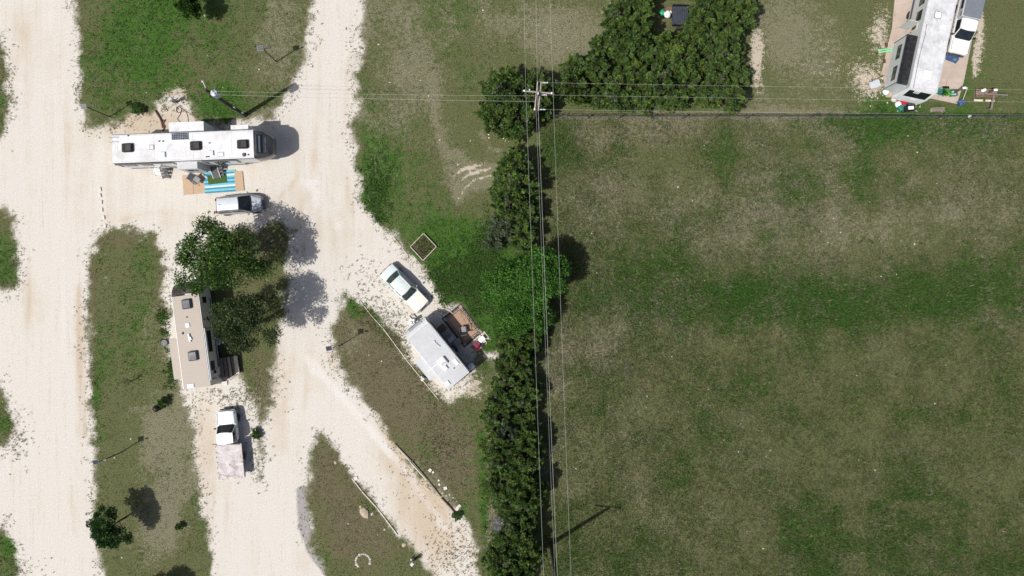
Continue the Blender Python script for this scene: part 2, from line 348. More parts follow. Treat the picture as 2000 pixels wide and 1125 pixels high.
def ground_mat():
    m, t, b = newmat('ground_cover'); v = t.n.new('ShaderNodeNewGeometry').outputs['Position']
    sd, lush, dry, pale, brown, tan, grey = (t.attr(k) for k in ('sd', 'lush', 'dry', 'pale', 'brown', 'tan', 'grey'))
    nA, nB, nC = t.noise(v, .7, 5), t.noise(v, 2.6, 5, .6), t.noise(v, 9.0, 4, .65)
    nD = t.noise(t.mapping(v, loc=(31, 17, 0)), 1.3, 6, .62); nE = t.noise(t.mapping(v, loc=(7, 77, 0)), 5.0, 5, .65)
    nF = t.noise(t.mapping(v, loc=(57, 3, 0)), 16.0, 3, .7)
    def jit(f, n, a, n2=None, a2=0):
        f = t.math('ADD', f, t.math('MULTIPLY', t.math('SUBTRACT', n, .5), a))
        if n2 is not None: f = t.math('ADD', f, t.math('MULTIPLY', t.math('SUBTRACT', n2, .5), a2))
        return f
    olive, green, dryc, palec, brownc = (.094, .104, .044), (.044, .100, .016), (.165, .160, .102), (.42, .37, .30), (.116, .102, .060)
    g = t.mix(t.smooth(jit(lush, nD, 1.5, nE, .9), .35, .85), olive, green)
    g = t.mix(t.smooth(jit(brown, nA, 1.2, nE, 1.1), .35, .85), g, brownc)
    g = t.mix(t.smooth(jit(dry, nB, 1.4, nE, 1.3), .38, .88), g, dryc)
    fine = t.math('MULTIPLY', t.smooth(nC, .3, .7, .62, 1.38), t.smooth(nF, .32, .7, .65, 1.3))
    fineC = t.n.new('ShaderNodeCombineColor')
    for k in range(3): t.link(fine, fineC.inputs[k])
    g = t.mix(1.0, g, fineC.outputs[0], 'MULTIPLY')
    g = t.mix(t.smooth(jit(pale, nB, .9, nC, .9), .46, .66), g, palec)
    st = t.noise(t.mapping(v, (1.1, .07, 1), rot=R_(4)), 1.0, 5, .6)          # wheel tracks along the roads
    tn = jit(tan, nA, .5, st, .9)
    r = t.mix(t.smooth(tn, .1, .95), (.572, .545, .500), (.475, .40, .31))
    r = t.mix(t.smooth(t.noise(t.mapping(v, (.8, .05, 1), loc=(9, 4, 0)), 1.0, 5, .65), .5, .75, 0, .6), r, (.585, .56, .53))
    trk = t.attr('track'); r = t.mix(t.smooth(jit(trk, st, 1.0, nB, .7), .35, 1.0, 0, .75), r, (.625, .605, .58))
    r = t.mix(t.smooth(jit(grey, nB, .5, st, .5), .35, .8), r, (.30, .29, .285))
    rut = t.noise(t.mapping(v, (3.2, .13, 1), rot=R_(3)), 1.0, 6, .7); r = t.mix(t.smooth(t.math('ADD', rut, t.math('MULTIPLY', t.math('SUBTRACT', nB, .5), .5)), .52, .74, 0, .55), r, (.455, .40, .33))
    peb = t.math('MULTIPLY', t.smooth(nF, .28, .72, .80, 1.14), t.smooth(nC, .28, .72, .86, 1.10))
    pebC = t.n.new('ShaderNodeCombineColor')
    for k in range(3): t.link(peb, pebC.inputs[k])
    r = t.mix(1.0, r, pebC.outputs[0], 'MULTIPLY')
    near = t.smooth(sd, -2.6, -.1)                                             # stray weeds and dark crumbs near the verges
    r = t.mix(t.math('MULTIPLY', near, t.smooth(jit(nE, nC, .9), .58, .74, 0, .6)), r, (.26, .22, .165))
    mask = t.smooth(t.math('ADD', jit(sd, nA, 1.3, nE, 1.1), t.math('MULTIPLY', t.math('SUBTRACT', nC, .5), 1.5)), -.28, .38)
    c = t.mix(mask, r, g); t.link(c, b.inputs['Base Color']); b.inputs['Roughness'].default_value = .95
    b.inputs['Specular IOR Level'].default_value = .15
    hgt = t.math('ADD', t.math('MULTIPLY', nC, .6), nF); t.link(t.bump(hgt, .5, .03), b.inputs['Normal'])
    return m
GM = ground_mat()
STEP = .25; NX, NY = 496, 300
gx = (np.arange(NX + 1) - NX / 2) * STEP; gy = (np.arange(NY + 1) - NY / 2) * STEP
X, Y = np.meshgrid(gx, gy, indexing='ij'); PX, PY = X * S + 1000, 562.5 - Y * S
F, WH = fields(PX, PY)
def ground_part(name, sel):                     # sel over cells
    I, J = np.nonzero(sel); w = NY + 1
    q = np.stack([I * w + J, (I + 1) * w + J, (I + 1) * w + J + 1, I * w + J + 1], 1)
    u, inv = np.unique(q, return_inverse=True); me = bpy.data.meshes.new(name)
    co = np.stack([X.ravel()[u], Y.ravel()[u], np.zeros(len(u))], 1)
    me.vertices.add(len(u)); me.vertices.foreach_set('co', co.ravel())
    me.loops.add(q.size); me.loops.foreach_set('vertex_index', inv.reshape(-1).astype(np.int32))
    me.polygons.add(len(q)); me.polygons.foreach_set('loop_start', np.arange(0, q.size, 4, dtype=np.int32))
    me.update(); me.validate()
    for k, a in F.items():
        at = me.attributes.new(k, 'FLOAT', 'POINT'); at.data.foreach_set('value', a.ravel()[u].astype(np.float32))
    me.materials.append(GM); o = bpy.data.objects.new(name, me); COL.objects.link(o); o['kind'] = 'structure'; return o
cx_, cy_ = .25 * (PX[:-1, :-1] + PX[1:, :-1] + PX[1:, 1:] + PX[:-1, 1:]), .25 * (PY[:-1, :-1] + PY[1:, :-1] + PY[1:, 1:] + PY[:-1, 1:])
csd = .25 * (F['sd'][:-1, :-1] + F['sd'][1:, :-1] + F['sd'][1:, 1:] + F['sd'][:-1, 1:]); cwh = WH[:-1, :-1]
names = list(GRASS); gr = csd > -.2
past = gr & (cx_ > 1058) & (cy_ > 224)
drv = (~gr) & (((cx_ > 660) & (cy_ > 640) & (cx_ < 960)) | ((cx_ > 690) & (cy_ > 470) & (cx_ < 980)))
pad = (~gr) & (~drv) & (cx_ > 195) & (cx_ < 520) & (cy_ > 195)
ground_part('pasture', past)
for k, nme in enumerate(names): ground_part('meadow' if nme == 'east' else 'lawn', gr & (cwh == k) & ~past)
ground_part('gravel_driveway', drv); ground_part('gravel_pad', pad); ground_part('gravel_road', (~gr) & ~drv & ~pad)
# far ground ring to the horizon
sk = MB(); hx, hy = NX * STEP / 2, NY * STEP / 2; B = 1500
sk.add([(-hx, -hy, 0), (hx, -hy, 0), (hx, hy, 0), (-hx, hy, 0), (-B, -B, 0), (B, -B, 0), (B, B, 0), (-B, B, 0)],
       [(4, 5, 1, 0), (5, 6, 2, 1), (6, 7, 3, 2), (7, 4, 0, 3)])
fm, ft, fb = newmat('far_grass'); fv = ft.n.new('ShaderNodeNewGeometry').outputs['Position']
ft.link(ft.mix(ft.smooth(ft.noise(fv, .05, 8, .65), .35, .65), (.05, .065, .025), (.13, .115, .08)), fb.inputs['Base Color']); fb.inputs['Roughness'].default_value = 1
o = sk.build('ground', fm, smooth=False); o['kind'] = 'structure'

# ------------------------------------------------------------------ grass, weeds and stones (stuff)
def colour_mat(name, rough=.8, transl=.25):
    m, t, b = newmat(name); c = t.attr('tint', 'Color'); t.link(c, b.inputs['Base Color']); b.inputs['Roughness'].default_value = rough
    b.inputs['Specular IOR Level'].default_value = .2
    if transl:
        tr = t.n.new('ShaderNodeBsdfTranslucent'); t.link(c, tr.inputs[0]); mx = t.n.new('ShaderNodeMixShader'); mx.inputs[0].default_value = transl
        t.link(b.outputs[0], mx.inputs[1]); t.link(tr.outputs[0], mx.inputs[2]); t.link(mx.outputs[0], t.n['Material Output'].inputs['Surface'])
    return m
BLADE = colour_mat('grass_blade'); LEAF = colour_mat('leaf', .55, .28)
def np_mesh(name, co, nper, col, mat):
    nf = len(co) // nper; me = bpy.data.meshes.new(name)
    me.vertices.add(len(co)); me.vertices.foreach_set('co', co.astype(np.float32).ravel())
    me.loops.add(len(co)); me.loops.foreach_set('vertex_index', np.arange(len(co), dtype=np.int32))
    me.polygons.add(nf); me.polygons.foreach_set('loop_start', np.arange(0, len(co), nper, dtype=np.int32)); me.update()
    a = me.attributes.new('tint', 'FLOAT_COLOR', 'POINT'); a.data.foreach_set('color', np.c_[col, np.ones(len(col))].astype(np.float32).ravel())
    me.materials.append(mat); return me
def blades(base, n, length, width, col, spread=.1, lean=.75):
    k = len(base); tot = k * n; b = np.repeat(base, n, 0) + np.c_[rng.normal(0, 1, (tot, 2)) * spread if np.isscalar(spread) else rng.normal(0, 1, (tot, 2)) * np.repeat(spread, n)[:, None], np.zeros(tot)]
    a = rng.random(tot) * 2 * np.pi; L = np.repeat(length, n) * rng.uniform(.6, 1.3, tot); w = np.repeat(width, n) * rng.uniform(.7, 1.3, tot)
    d = np.c_[np.cos(a), np.sin(a), np.zeros(tot)]; s = np.c_[-np.sin(a), np.cos(a), np.zeros(tot)]
    le = lean * rng.uniform(.5, 1.3, tot)
    tip = b + d * (L * le)[:, None] + np.c_[np.zeros((tot, 2)), L * np.sqrt(np.clip(1 - le * le * .6, .15, 1))]
    co = np.stack([b + s * (w / 2)[:, None], b - s * (w / 2)[:, None], tip], 1).reshape(-1, 3)
    c = np.repeat(np.repeat(col, n, 0) * rng.uniform(.68, 1.32, (tot, 1)), 3, 0); return co, c
def grass_stuff(name, label, n, region, h0):
    x0, x1, y0, y1 = region; px, py = rng.uniform(x0, x1, n), rng.uniform(y0, y1, n); f, wh = fields(px, py)
    jn = lambda a: rng.normal(0, a, n)
    keep = (f['sd'] + jn(.35) > .1) & (f['pale'] + jn(.12) < .5)
    if name == 'pasture_grass': keep &= (px > 1058) & (py > 224)
    else: keep &= ~((px > 1058) & (py > 224))
    keep &= ~((px > 1722) & (px < 1915) & (py < 200))
    keep &= rng.random(n) < .55 + .5 * np.clip(f['lush'], 0, 1)
    lu, dr, br = sst(f['lush'] + jn(.3), .35, .85), sst(f['dry'] + jn(.35), .4, .9), sst(f['brown'] + jn(.3), .35, .85)
    mixc = lambda a, b, t: a * (1 - t[:, None]) + np.array(b) * t[:, None]
    c = mixc(np.array([[.102, .114, .047]]), (.050, .118, .019), lu); c = mixc(c, (.135, .115, .068), br * .8); c = mixc(c, (.185, .178, .115), dr)
    base = np.c_[(px - 1000) / S, (562.5 - py) / S, np.zeros(n)][keep]
    ln = (h0 * (.7 + .8 * np.clip(f['lush'], 0, 1.2)) * rng.uniform(.6, 1.4, n))[keep]
    co, cc = blades(base, 3, ln, ln * .24 + .015, c[keep], .10)
    o = bpy.data.objects.new(name, np_mesh(name, co, 3, cc, BLADE)); COL.objects.link(o); tag(o, label, 'grass', kind='stuff')
grass_stuff('pasture_grass', 'olive and green rough grass covering the open pasture', 230000, (1058, 2060, 222, 1180), .17)
grass_stuff('lawn_grass', 'short green and brown grass growing on the lawns and verges', 150000, (-60, 2060, -60, 1180), .13)
KEEP_OUT = [[(862, 622), (900, 592), (946, 648), (960, 664), (934, 686), (905, 680)], [(797, 664), (835, 628), (918, 730), (875, 760), (838, 745), (808, 706)],
            [(216, 262), (495, 250), (530, 285), (500, 322), (476, 338), (478, 376), (360, 382), (355, 340), (222, 326)], [(335, 560), (390, 560), (472, 760), (357, 762), (330, 664)], [(418, 380), (510, 378), (512, 420), (418, 424)],
            [(740, 515), (770, 505), (842, 590), (820, 612)], [(412, 800), (470, 800), (480, 940), (424, 942)]]
def clumps(name, label, cat, px, py, rad, cols, n=9, h=.16):
    ok = np.ones(len(px), bool)
    for pg in KEEP_OUT: ok &= poly_sd(px, py, pg) < 2
    px, py, rad = px[ok], py[ok], rad[ok]
    k = len(px); base = np.c_[(px - 1000) / S, (562.5 - py) / S, np.zeros(k)]; c = np.array(cols)[rng.integers(0, len(cols), k)]
    co, cc = blades(base, n, rad * 1.0 + .04, rad * .26 + .018, c, rad * .55, .8)
    o = bpy.data.objects.new(name, np_mesh(name, co, 3, cc, BLADE)); COL.objects.link(o); tag(o, label, cat, kind='stuff')
n = 150000; px, py = rng.uniform(-40, 1010, n), rng.uniform(-40, 1170, n); f, wh = fields(px, py)
k = (rng.random(n) < .17 * np.exp(-((f['sd'] + .25) / .55) ** 2) * (.35 + 1.1 * sst(fbm(px, py, 40, 91), .4, .65)))
px, py = px[k], py[k]
clumps('verge_weeds', 'small dark weeds scattered along the gravel edges', 'weeds', px, py, rng.uniform(.03, .11, len(px)) * rng.uniform(.7, 1.3, len(px)),
       [(.15, .14, .085), (.19, .165, .115), (.12, .14, .06), (.25, .22, .165)], 6)
zones = [(480, 780, 60, 40, 200), (440, 770, 60, 25, 160), (905, 745, 60, 45, 200), (760, 610, 40, 35, 130), (740, 560, 50, 50, 90), (880, 1060, 50, 50, 220), (805, 930, 60, 50, 90), (330, 200, 30, 30, 70), (1715, 80, 35, 80, 220), (1700, 180, 50, 30, 160), (30, 860, 30, 40, 160), (30, 540, 20, 40, 90), (8, 170, 20, 80, 120), (500, 900, 25, 50, 90), (40, 1110, 40, 30, 90), (240, 250, 50, 14, 60), (870, 600, 30, 30, 60), (700, 530, 40, 30, 60), (790, 680, 25, 30, 200), (768, 640, 22, 25, 160), (845, 735, 18, 14, 60), (945, 715, 18, 25, 80), (1480, 100, 25, 90, 90), (330, 600, 20, 60, 110), (900, 1100, 40, 30, 150)]
px = np.concatenate([rng.normal(a, c * .6, q) for a, b, c, d, q in zones]); py = np.concatenate([rng.normal(b, d * .6, q) for a, b, c, d, q in zones])
clumps('gravel_weeds', 'small green and brown weeds growing through the bare gravel', 'weeds', px, py, rng.uniform(.03, .12, len(px)) * rng.uniform(.7, 1.3, len(px)),
       [(.13, .15, .07), (.18, .16, .11), (.10, .15, .05), (.25, .22, .165)], 6)
lush_z = [(945, 540, 30, 50, 500), (900, 545, 50, 35, 420), (1690, 238, 70, 14, 260), (735, 390, 25, 60, 160), (1090, 290, 30, 40, 60), (1250, 205, 100, 8, 120), (1020, 720, 20, 40, 100), (1000, 1040, 40, 80, 200), (860, 560, 25, 30, 120), (955, 480, 20, 40, 150), (338, 690, 10, 60, 140), (325, 630, 10, 30, 60)]
px = np.concatenate([rng.normal(a, c * .6, q) for a, b, c, d, q in lush_z]); py = np.concatenate([rng.normal(b, d * .6, q) for a, b, c, d, q in lush_z]); f, _ = fields(px, py); q = f['sd'] > .15; px, py = px[q], py[q]
clumps('tall_weeds', 'lush bright green tall weeds beside the hedgerow and fence', 'weeds', px, py, rng.uniform(.12, .36, len(px)),
       [(.058, .135, .024), (.052, .108, .022), (.075, .13, .038)], 12)
px, py = rng.uniform(1075, 2040, 3600), rng.uniform(235, 1160, 3600); q = rng.random(3600) < .25 + 1.2 * sst(fbm(px, py, 55, 161), .42, .62); px, py = px[q], py[q]
clumps('pasture_weeds', 'low leafy weeds and pale dry tussocks dotted over the pasture', 'weeds', px, py, rng.uniform(.05, .26, len(px)) * rng.uniform(.6, 1.2, len(px)),
       [(.075, .13, .035), (.06, .10, .03), (.10, .15, .05), (.24, .22, .15), (.15, .17, .06), (.13, .16, .10)], 9)
def stones_stuff(name, label, px, py, r):
    co = []; 
    for x, y, q in zip(px, py, r):
        c = Vector(((x - 1000) / S, (562.5 - y) / S, q * .2)); a0 = random.random() * 6
        top = c + Vector((0, 0, q * .5)); ring = [c + Vector((math.cos(a0 + i * 1.257) * q * random.uniform(.7, 1.2), math.sin(a0 + i * 1.257) * q * random.uniform(.7, 1.2), -q * .2)) for i in range(5)]
        for i in range(5): co += [ring[i], ring[(i + 1) % 5], top]
    co = np.array([tuple(v) for v in co]); col = np.tile([[.6, .57, .52]], (len(co), 1))
    o = bpy.data.objects.new(name, np_mesh(name, co, 3, col, colour_mat(name, .9, 0))); COL.objects.link(o); tag(o, label, 'stones', kind='stuff')
k = 190; px, py = rng.uniform(0, 2000, k), rng.uniform(0, 1125, k); f, _ = fields(px, py); q = f['sd'] > .5
px, py = px[q], py[q]
px = np.concatenate([px, rng.normal(1775, 14, 40), rng.normal(1715, 18, 50), rng.normal(985, 16, 14), rng.normal(1845, 10, 14)]); py = np.concatenate([py, rng.normal(205, 5, 40), rng.normal(175, 14, 50), rng.normal(268, 8, 14), rng.normal(240, 6, 14)])
stones_stuff('pale_stones', 'small pale stones lying scattered in the grass', px, py, rng.uniform(.035, .095, len(px)))

# ------------------------------------------------------------------ trees
def unit(a): return a / np.maximum(np.linalg.norm(a, axis=1, keepdims=True), 1e-6)
def leaf_quads(base, axis, L, W, col, roll=None):
    k = len(base); side = unit(np.cross(axis, roll if roll is not None else rng.normal(0, 1, (k, 3))))
    mid = base + axis * (L * .5)[:, None]; tip = base + axis * L[:, None]
    co = np.stack([base, mid + side * (W / 2)[:, None], tip, mid - side * (W / 2)[:, None]], 1).reshape(-1, 3)
    return co, np.repeat(col, 4, 0)
def lobes_for(kind, R, Ht, nl, gaps):
    L = []
    for i in range(nl):
        a = rng.random() * 2 * math.pi
        if kind == 'juniper':
            t = rng.random() ** .8; z = Ht * (.22 + .74 * t); pr = R * (1 - .72 * max(0, t - .15) ** 1.4)
            r = pr * rng.uniform(.55, 1.0); rho = R * rng.uniform(.17, .34) * (1 - .3 * t)
        else:
            u = rng.random(); r = R * math.sqrt(u) * (.84 + .17 * math.sin(2 * a + gaps) + .13 * math.sin(3 * a + 2.3 * gaps) + .10 * math.sin(7 * a + gaps)); t = rng.uniform(.1, 1)
            z = Ht * (.42 + .5 * math.sqrt(max(0, 1 - (r / R) ** 2 * .85)) * rng.uniform(.62, 1.05)); rho = R * rng.uniform(.14, .27)
        L.append((r * math.cos(a), r * math.sin(a), z, rho))
    return L
def crown_mesh(name, kind, R, Ht, nl, ns, cols, lsz, gaps=0.0, sparse=1.0):
    Ls = lobes_for(kind, R, Ht, nl, gaps); cos, cls = [], []
    for (x, y, z, rho) in Ls:
        d = unit(rng.normal(0, 1, (ns, 3)) + [0, 0, .35]); c0 = np.array([x, y, z]); rad = np.array([x, y, 0]); rl = math.hypot(x, y) + 1e-6
        base = c0 + d * (rho * rng.random(ns)[:, None] ** .45) * [1, 1, .8]
        base[:, 2] = np.maximum(base[:, 2], .12)
        tint = np.array(cols[rng.integers(0, len(cols))]) * rng.uniform(.7, 1.3)
        if kind == 'juniper':                                    # a feathery plume round one branch end
            pa = np.array([x * .8, y * .8, R * rng.uniform(.25, .9)]) + rng.normal(0, .35 * R, 3); pa /= np.linalg.norm(pa); pl_ = rho * rng.uniform(1.6, 2.8)
            f = rng.random(ns); rad_ = unit(rng.normal(0, 1, (ns, 3))); rad_ -= (rad_ @ pa)[:, None] * pa
            base = c0 + (f - .45)[:, None] * pl_ * pa + rad_ * (rho * .42 * (1 - f * .75))[:, None]; base[:, 2] = np.maximum(base[:, 2], .12)
            ax = unit(pa * rng.uniform(.5, 1.1, (ns, 1)) + rad_ * .8 + rng.normal(0, .22, (ns, 3)))
            L = rng.uniform(.6, 1.3, ns) * lsz; W = L * rng.uniform(.26, .40, ns); roll = None
        else:
            ax = unit(d * .7 + rng.normal(0, .6, (ns, 3)) * [1, 1, .55]); L = rng.uniform(.7, 1.3, ns) * lsz; W = L * rng.uniform(.5, .75, ns)
            roll = np.cross(ax, unit(rng.normal(0, .55, (ns, 3)) + [0, 0, .8]))
        col = tint * rng.uniform(.6, 1.45, (ns, 1)) * (1 + rng.normal(0, .08, (ns, 3)))
        if kind == 'juniper': dd = rng.random(ns) < (.30 if rng.random() < .07 else .012); col[dd] = np.array([.20, .185, .17]) * rng.uniform(.7, 1.2, (dd.sum(), 1))
        co, cl = leaf_quads(base, ax, L, W, np.clip(col, .004, 1), roll); cos.append(co); cls.append(cl)
    me = np_mesh(name, np.concatenate(cos), 4, np.concatenate(cls), LEAF); return me, Ls
def trunk_mb(Ls, Ht, r0, kind, nlimb=11):
    mb = MB(); top = Ht * (.8 if kind == 'juniper' else .5)
    mb.tube([(0, 0, -.15), (.03, .02, top * .4), (-.02, .05, top * .75), (0, 0, top)], [r0, r0 * .8, r0 * .6, r0 * .3], 8)
    for (x, y, z, rho) in Ls[:nlimb]:
        z0 = min(z * .55, top * .85); mb.tube([(0, 0, z0), (x * .45, y * .45, z0 + (z - z0) * .6), (x * .95, y * .95, z)], [r0 * .42, r0 * .28, r0 * .08], 5)
    return mb
class Tree:
    def __init__(s, name, kind, R, Ht, nl, ns, cols, lsz, gaps=0., r0=.16, bark='bark'):
        s.R, s.H, s.name, s.kind = R, Ht, name, kind
        s.crown, Ls = crown_mesh('crown', kind, R, Ht, nl, ns, cols, lsz, gaps)
        t = trunk_mb(Ls, Ht, r0, kind).build('trunk', bark); s.trunk = t.data; bpy.data.objects.remove(t)
    def put(s, px, py, label, group=None, Rpx=None, cat='tree', hs=1.0, name=None, ground=False, zf=.6, rot=None):
        sc = 1.0 if Rpx is None else Rpx * (H - s.H * .7) / H / S / s.R; h = s.H * sc * hs
        p = P(px, py, 0 if ground else h * zf)
        o = thing(name or s.name, label, cat, (p.x, p.y, 0), random.random() * 6.28 if rot is None else rot, group); o.scale = (sc, sc, sc * hs)
        for nm, me in (('trunk', s.trunk), ('crown', s.crown)):
            c = bpy.data.objects.new(nm, me); COL.objects.link(c); c.parent = o
        return o
JC = [(.100, .172, .040), (.124, .196, .042), (.080, .144, .036), (.142, .205, .048), (.090, .152, .050), (.066, .120, .034)]
JUN = [Tree('juniper_tree', 'juniper', 1.9, 4.6, 80, 170, JC, .25) for _ in range(6)]
JDARK = [Tree('juniper_tree', 'juniper', 1.9, 4.4, 80, 165, [(.088, .152, .038), (.106, .170, .040), (.070, .124, .034)], .25) for _ in range(3)]
JGREY = [Tree('juniper_tree', 'juniper', 1.7, 4.2, 55, 130, [(.11, .14, .085), (.09, .13, .075), (.08, .12, .05)], .26)]
GREEN = [Tree('broadleaf_tree', 'broad', 3.1, 7.0, 130, 190, [(.062, .165, .026), (.078, .19, .030), (.05, .128, .022), (.085, .195, .038)], .21, k * 1.3, r0=.22) for k in range(3)]
OAK_A = Tree('oak_tree', 'broad', 3.7, 8.2, 82, 165, [(.070, .148, .030), (.086, .168, .034), (.054, .120, .025)], .20, .7, r0=.26)
OAK_B = Tree('oak_tree', 'broad', 3.4, 8.0, 84, 190, [(.060, .088, .036), (.050, .074, .030), (.070, .100, .040), (.054, .094, .032)], .175, 2.1, r0=.26)
OAK_S = Tree('young_oak_tree', 'broad', 1.75, 4.4, 55, 170, [(.042, .098, .027), (.054, .118, .032), (.034, .078, .022)], .165, 1.1, r0=.1)
BUSH = Tree('round_bush', 'broad', 1.1, 1.6, 34, 130, [(.055, .12, .025), (.07, .14, .03), (.042, .09, .02)], .145, .4, r0=.05)
OAK_A.put(427, 507, 'leafy green oak tree beside the nose of the beige trailer', Rpx=86, rot=-.2)
OAK_B.put(487, 630, 'dark olive oak tree right of the beige trailer', Rpx=71, rot=.0)
OAK_S.put(213, 1030, 'small round oak tree at the road edge near the lower left', Rpx=39)
OAK_S.put(300, 1168, 'tree below the lawn strip whose shadow falls on the grass', Rpx=44, ground=True)
BUSH.put(372, 14, 'leafy green sapling on the lawn at the upper left', Rpx=24, cat='sapling', hs=2.1, name='sapling')
BUSH.put(318, 786, 'small dark shrub beside a black ball on the lawn strip', Rpx=11, cat='shrub')
BUSH.put(350, 1028, 'tiny low shrub alone on the dry lawn strip', Rpx=8, cat='shrub')
BUSH.put(268, 213, 'low dark green bush on the lawn corner beside bare dirt', Rpx=13, cat='shrub', hs=.7)
BUSH.put(500, 848, 'small shrub on the verge beside the white flatbed truck', Rpx=11, cat='shrub', hs=.8)
BUSH.put(893, 1008, 'small green bush at the end of the empty site edging', Rpx=10, cat='shrub', hs=.6)
BUSH.put(1722, 210, 'bright green weed bush beside the fence left of the clutter', Rpx=10, cat='shrub', hs=.5)
# trees round the crossarm power pole
pole_tr = [(985, 178, 44, 'juniper left of the crossarm power pole, upper tree of its clump'), (962, 226, 34, 'juniper at the left tip of the clump round the power pole'),
           (1012, 232, 38, 'juniper just below the crossarms in the pole clump'), (1050, 168, 32, 'dark juniper right behind the crossarm power pole'), (1060, 208, 24, 'small juniper right of the power pole above the fence corner'), (1020, 185, 34, 'juniper directly under the left crossarm tip'), (990, 248, 24, 'low juniper at the bottom of the power pole clump')]
for i, (x, y, r, l) in enumerate(pole_tr): (JDARK if i != 4 else JUN)[i % 3].put(x, y, l, 'junipers round the power pole', r)
# grove north of the fence
GROVE = [(1205, -40), (1480, -40), (1476, 30), (1466, 80), (1462, 130), (1450, 205), (1400, 212), (1300, 212), (1200, 214), (1130, 204), (1092, 178), (1092, 142), (1120, 112), (1150, 108), (1160, 80), (1185, 45)]
pts = []; tries = 0
while tries < 9000:
    tries += 1; x, y = random.uniform(1085, 1480), random.uniform(-40, 214); r = random.uniform(24, 38)
    sdv = float(poly_sd(np.array([x * 1.]), np.array([y * 1.]), GROVE)[0])
    if sdv < r * .62: continue
    if 1282 - r * .75 < x < 1348 + r * .5 and y < 52 + r * .55: continue
    if any(math.hypot(x - a, y - b) < (r + q) * .60 for a, b, q in pts): continue
    pts.append((x, y, r))
ORD = 'first second third fourth fifth sixth seventh eighth ninth tenth eleventh twelfth thirteenth fourteenth fifteenth sixteenth'.split(); cnt = {}
pts.sort()
for x, y, r in pts:
    if y > 170: l = 'juniper at the grove front edge along the fence'
    elif x < 1180: l = 'juniper in the western grove lobe by the power pole'
    elif x > 1400: l = 'juniper on the grove edge beside the pale bare dirt'
    elif y < 60: l = 'juniper beside the black utility trailer in the grove'
    else: l = 'juniper deep inside the dense grove north of the fence'
    cnt[l] = cnt.get(l, 0) + 1; l = f'{ORD[cnt[l] - 1]} {l}, from the west'
    q = random.random(); (JGREY[0] if q < .1 else random.choice(JUN)).put(x, y, l, 'junipers of the grove north of the fence', r, hs=random.uniform(.85, 1.15))
GREEN[1].put(1348, 146, 'small bright green broadleaf tree inside the juniper grove', None, 22, hs=.9)
# hedgerow under the lines
hedge = [(1005, 322, 34, 'J', 'topmost juniper of the hedgerow under the power line'), (985, 362, 30, 'D', 'juniper at the left side of the upper hedgerow'), (1018, 365, 36, 'J', 'juniper below the topmost one in the upper hedgerow'),
         (995, 405, 34, 'J', 'juniper halfway along the upper hedgerow'), (1025, 420, 32, 'D', 'juniper on the pasture side of the upper hedgerow'), (985, 445, 32, 'G', 'greyish juniper above the bright green trees'), (1022, 462, 32, 'J', 'juniper touching the top of the bright green trees'), (965, 470, 24, 'G', 'small grey green juniper on the lawn side of the hedgerow'),
         (1052, 545, 62, 'B', 'large bright green tree on the pasture side of the hedgerow'), (998, 555, 54, 'B', 'bright green tree spreading towards the patio rug'), (1020, 615, 52, 'B', 'bright green tree below the largest one in the hedgerow'), (985, 625, 30, 'B', 'bright green low tree nearest to the patio rug'),
         (1000, 665, 32, 'J', 'juniper just below the bright green trees'), (1036, 662, 28, 'D', 'dark juniper under the wires below the bright green trees'), (1015, 705, 32, 'J', 'juniper level with the small white trailer rear'), (985, 715, 22, 'D', 'small juniper at the head of the dry footpath')]
ys = [745, 772, 800, 828, 858, 886, 912, 940, 965, 992, 1020, 1050, 1080, 1110, 1138]
for i, y in enumerate(ys):
    hedge.append((1021 + 10 * math.sin(i * 1.7), y, 28 + 8 * abs(math.sin(i * 2.9)), 'JJDJ'[i % 4], f'{ORD[i]} juniper from the top on the pasture side of the lower hedgerow'))
    hedge.append((982 + 10 * math.sin(i * 2.3 + 1), y + 12, 26 + 9 * abs(math.sin(i * 1.3 + 2)), 'DJJGJJ'[i % 6], f'{ORD[i]} juniper from the top on the footpath side of the lower hedgerow'))
hedge = [h for h in hedge if not (abs(h[0] - 973) < 24 and abs(h[1] - 1015) < 26)]
for i, (x, y, r, k, l) in enumerate(hedge):
    src = {'J': JUN, 'D': JDARK, 'G': JGREY, 'B': GREEN}[k]; src[i % len(src)].put(x, y, l, 'hedgerow trees under the power line', r, hs=random.uniform(.75, 1.15) if k != 'B' else .9)
BUSH.put(985, 1062, 'low pale green bush below the grey dead bush', None, 24, cat='shrub')
# bare sapling and the grey dead bush
def twiggy(name, label, cat, px, py, h, spread, n, mat, r0, seed):
    rr = random.Random(seed); p = P(px, py, 0); root = thing(name, label, cat, (p.x, p.y, 0)); st = MB(); tw = MB()
    st.tube([(0, 0, -.1), (.05, .02, h * .4), (.02, .06, h * .7)], [r0, r0 * .7, r0 * .4], 6)
    for i in range(n):
        a = rr.random() * 6.28; z0 = h * rr.uniform(.15, .65); q = spread * rr.uniform(.5, 1); z1 = z0 + h * rr.uniform(.05, .4)
        e = Vector((math.cos(a) * q, math.sin(a) * q, z1)); m = Vector((e.x * .5 + rr.uniform(-.1, .1), e.y * .5 + rr.uniform(-.1, .1), (z0 + z1) * .5))
        tw.tube([(0, 0, z0), m, e], [r0 * .45, r0 * .3, r0 * .12], 4)
        for k in range(3):
            b = a + rr.uniform(-1, 1); tw.tube([m, m + Vector((math.cos(b) * q * .4, math.sin(b) * q * .4, h * .12))], [r0 * .28, r0 * .1], 3)
    st.build('trunk', mat, root); tag(tw.build('twigs', mat, root), kind='stuff'); return root
twiggy('bare_sapling', 'bare leafless sapling leaning on the lawn strip left of the beige trailer', 'sapling', 262, 742, 2.0, .55, 10, 'bark', .05, 3)
twiggy('dead_bush', 'leafless silvery grey bush at the foot of the hedgerow', 'bush', 973, 1016, 1.9, .95, 70, 'dead_bark', .055, 8)

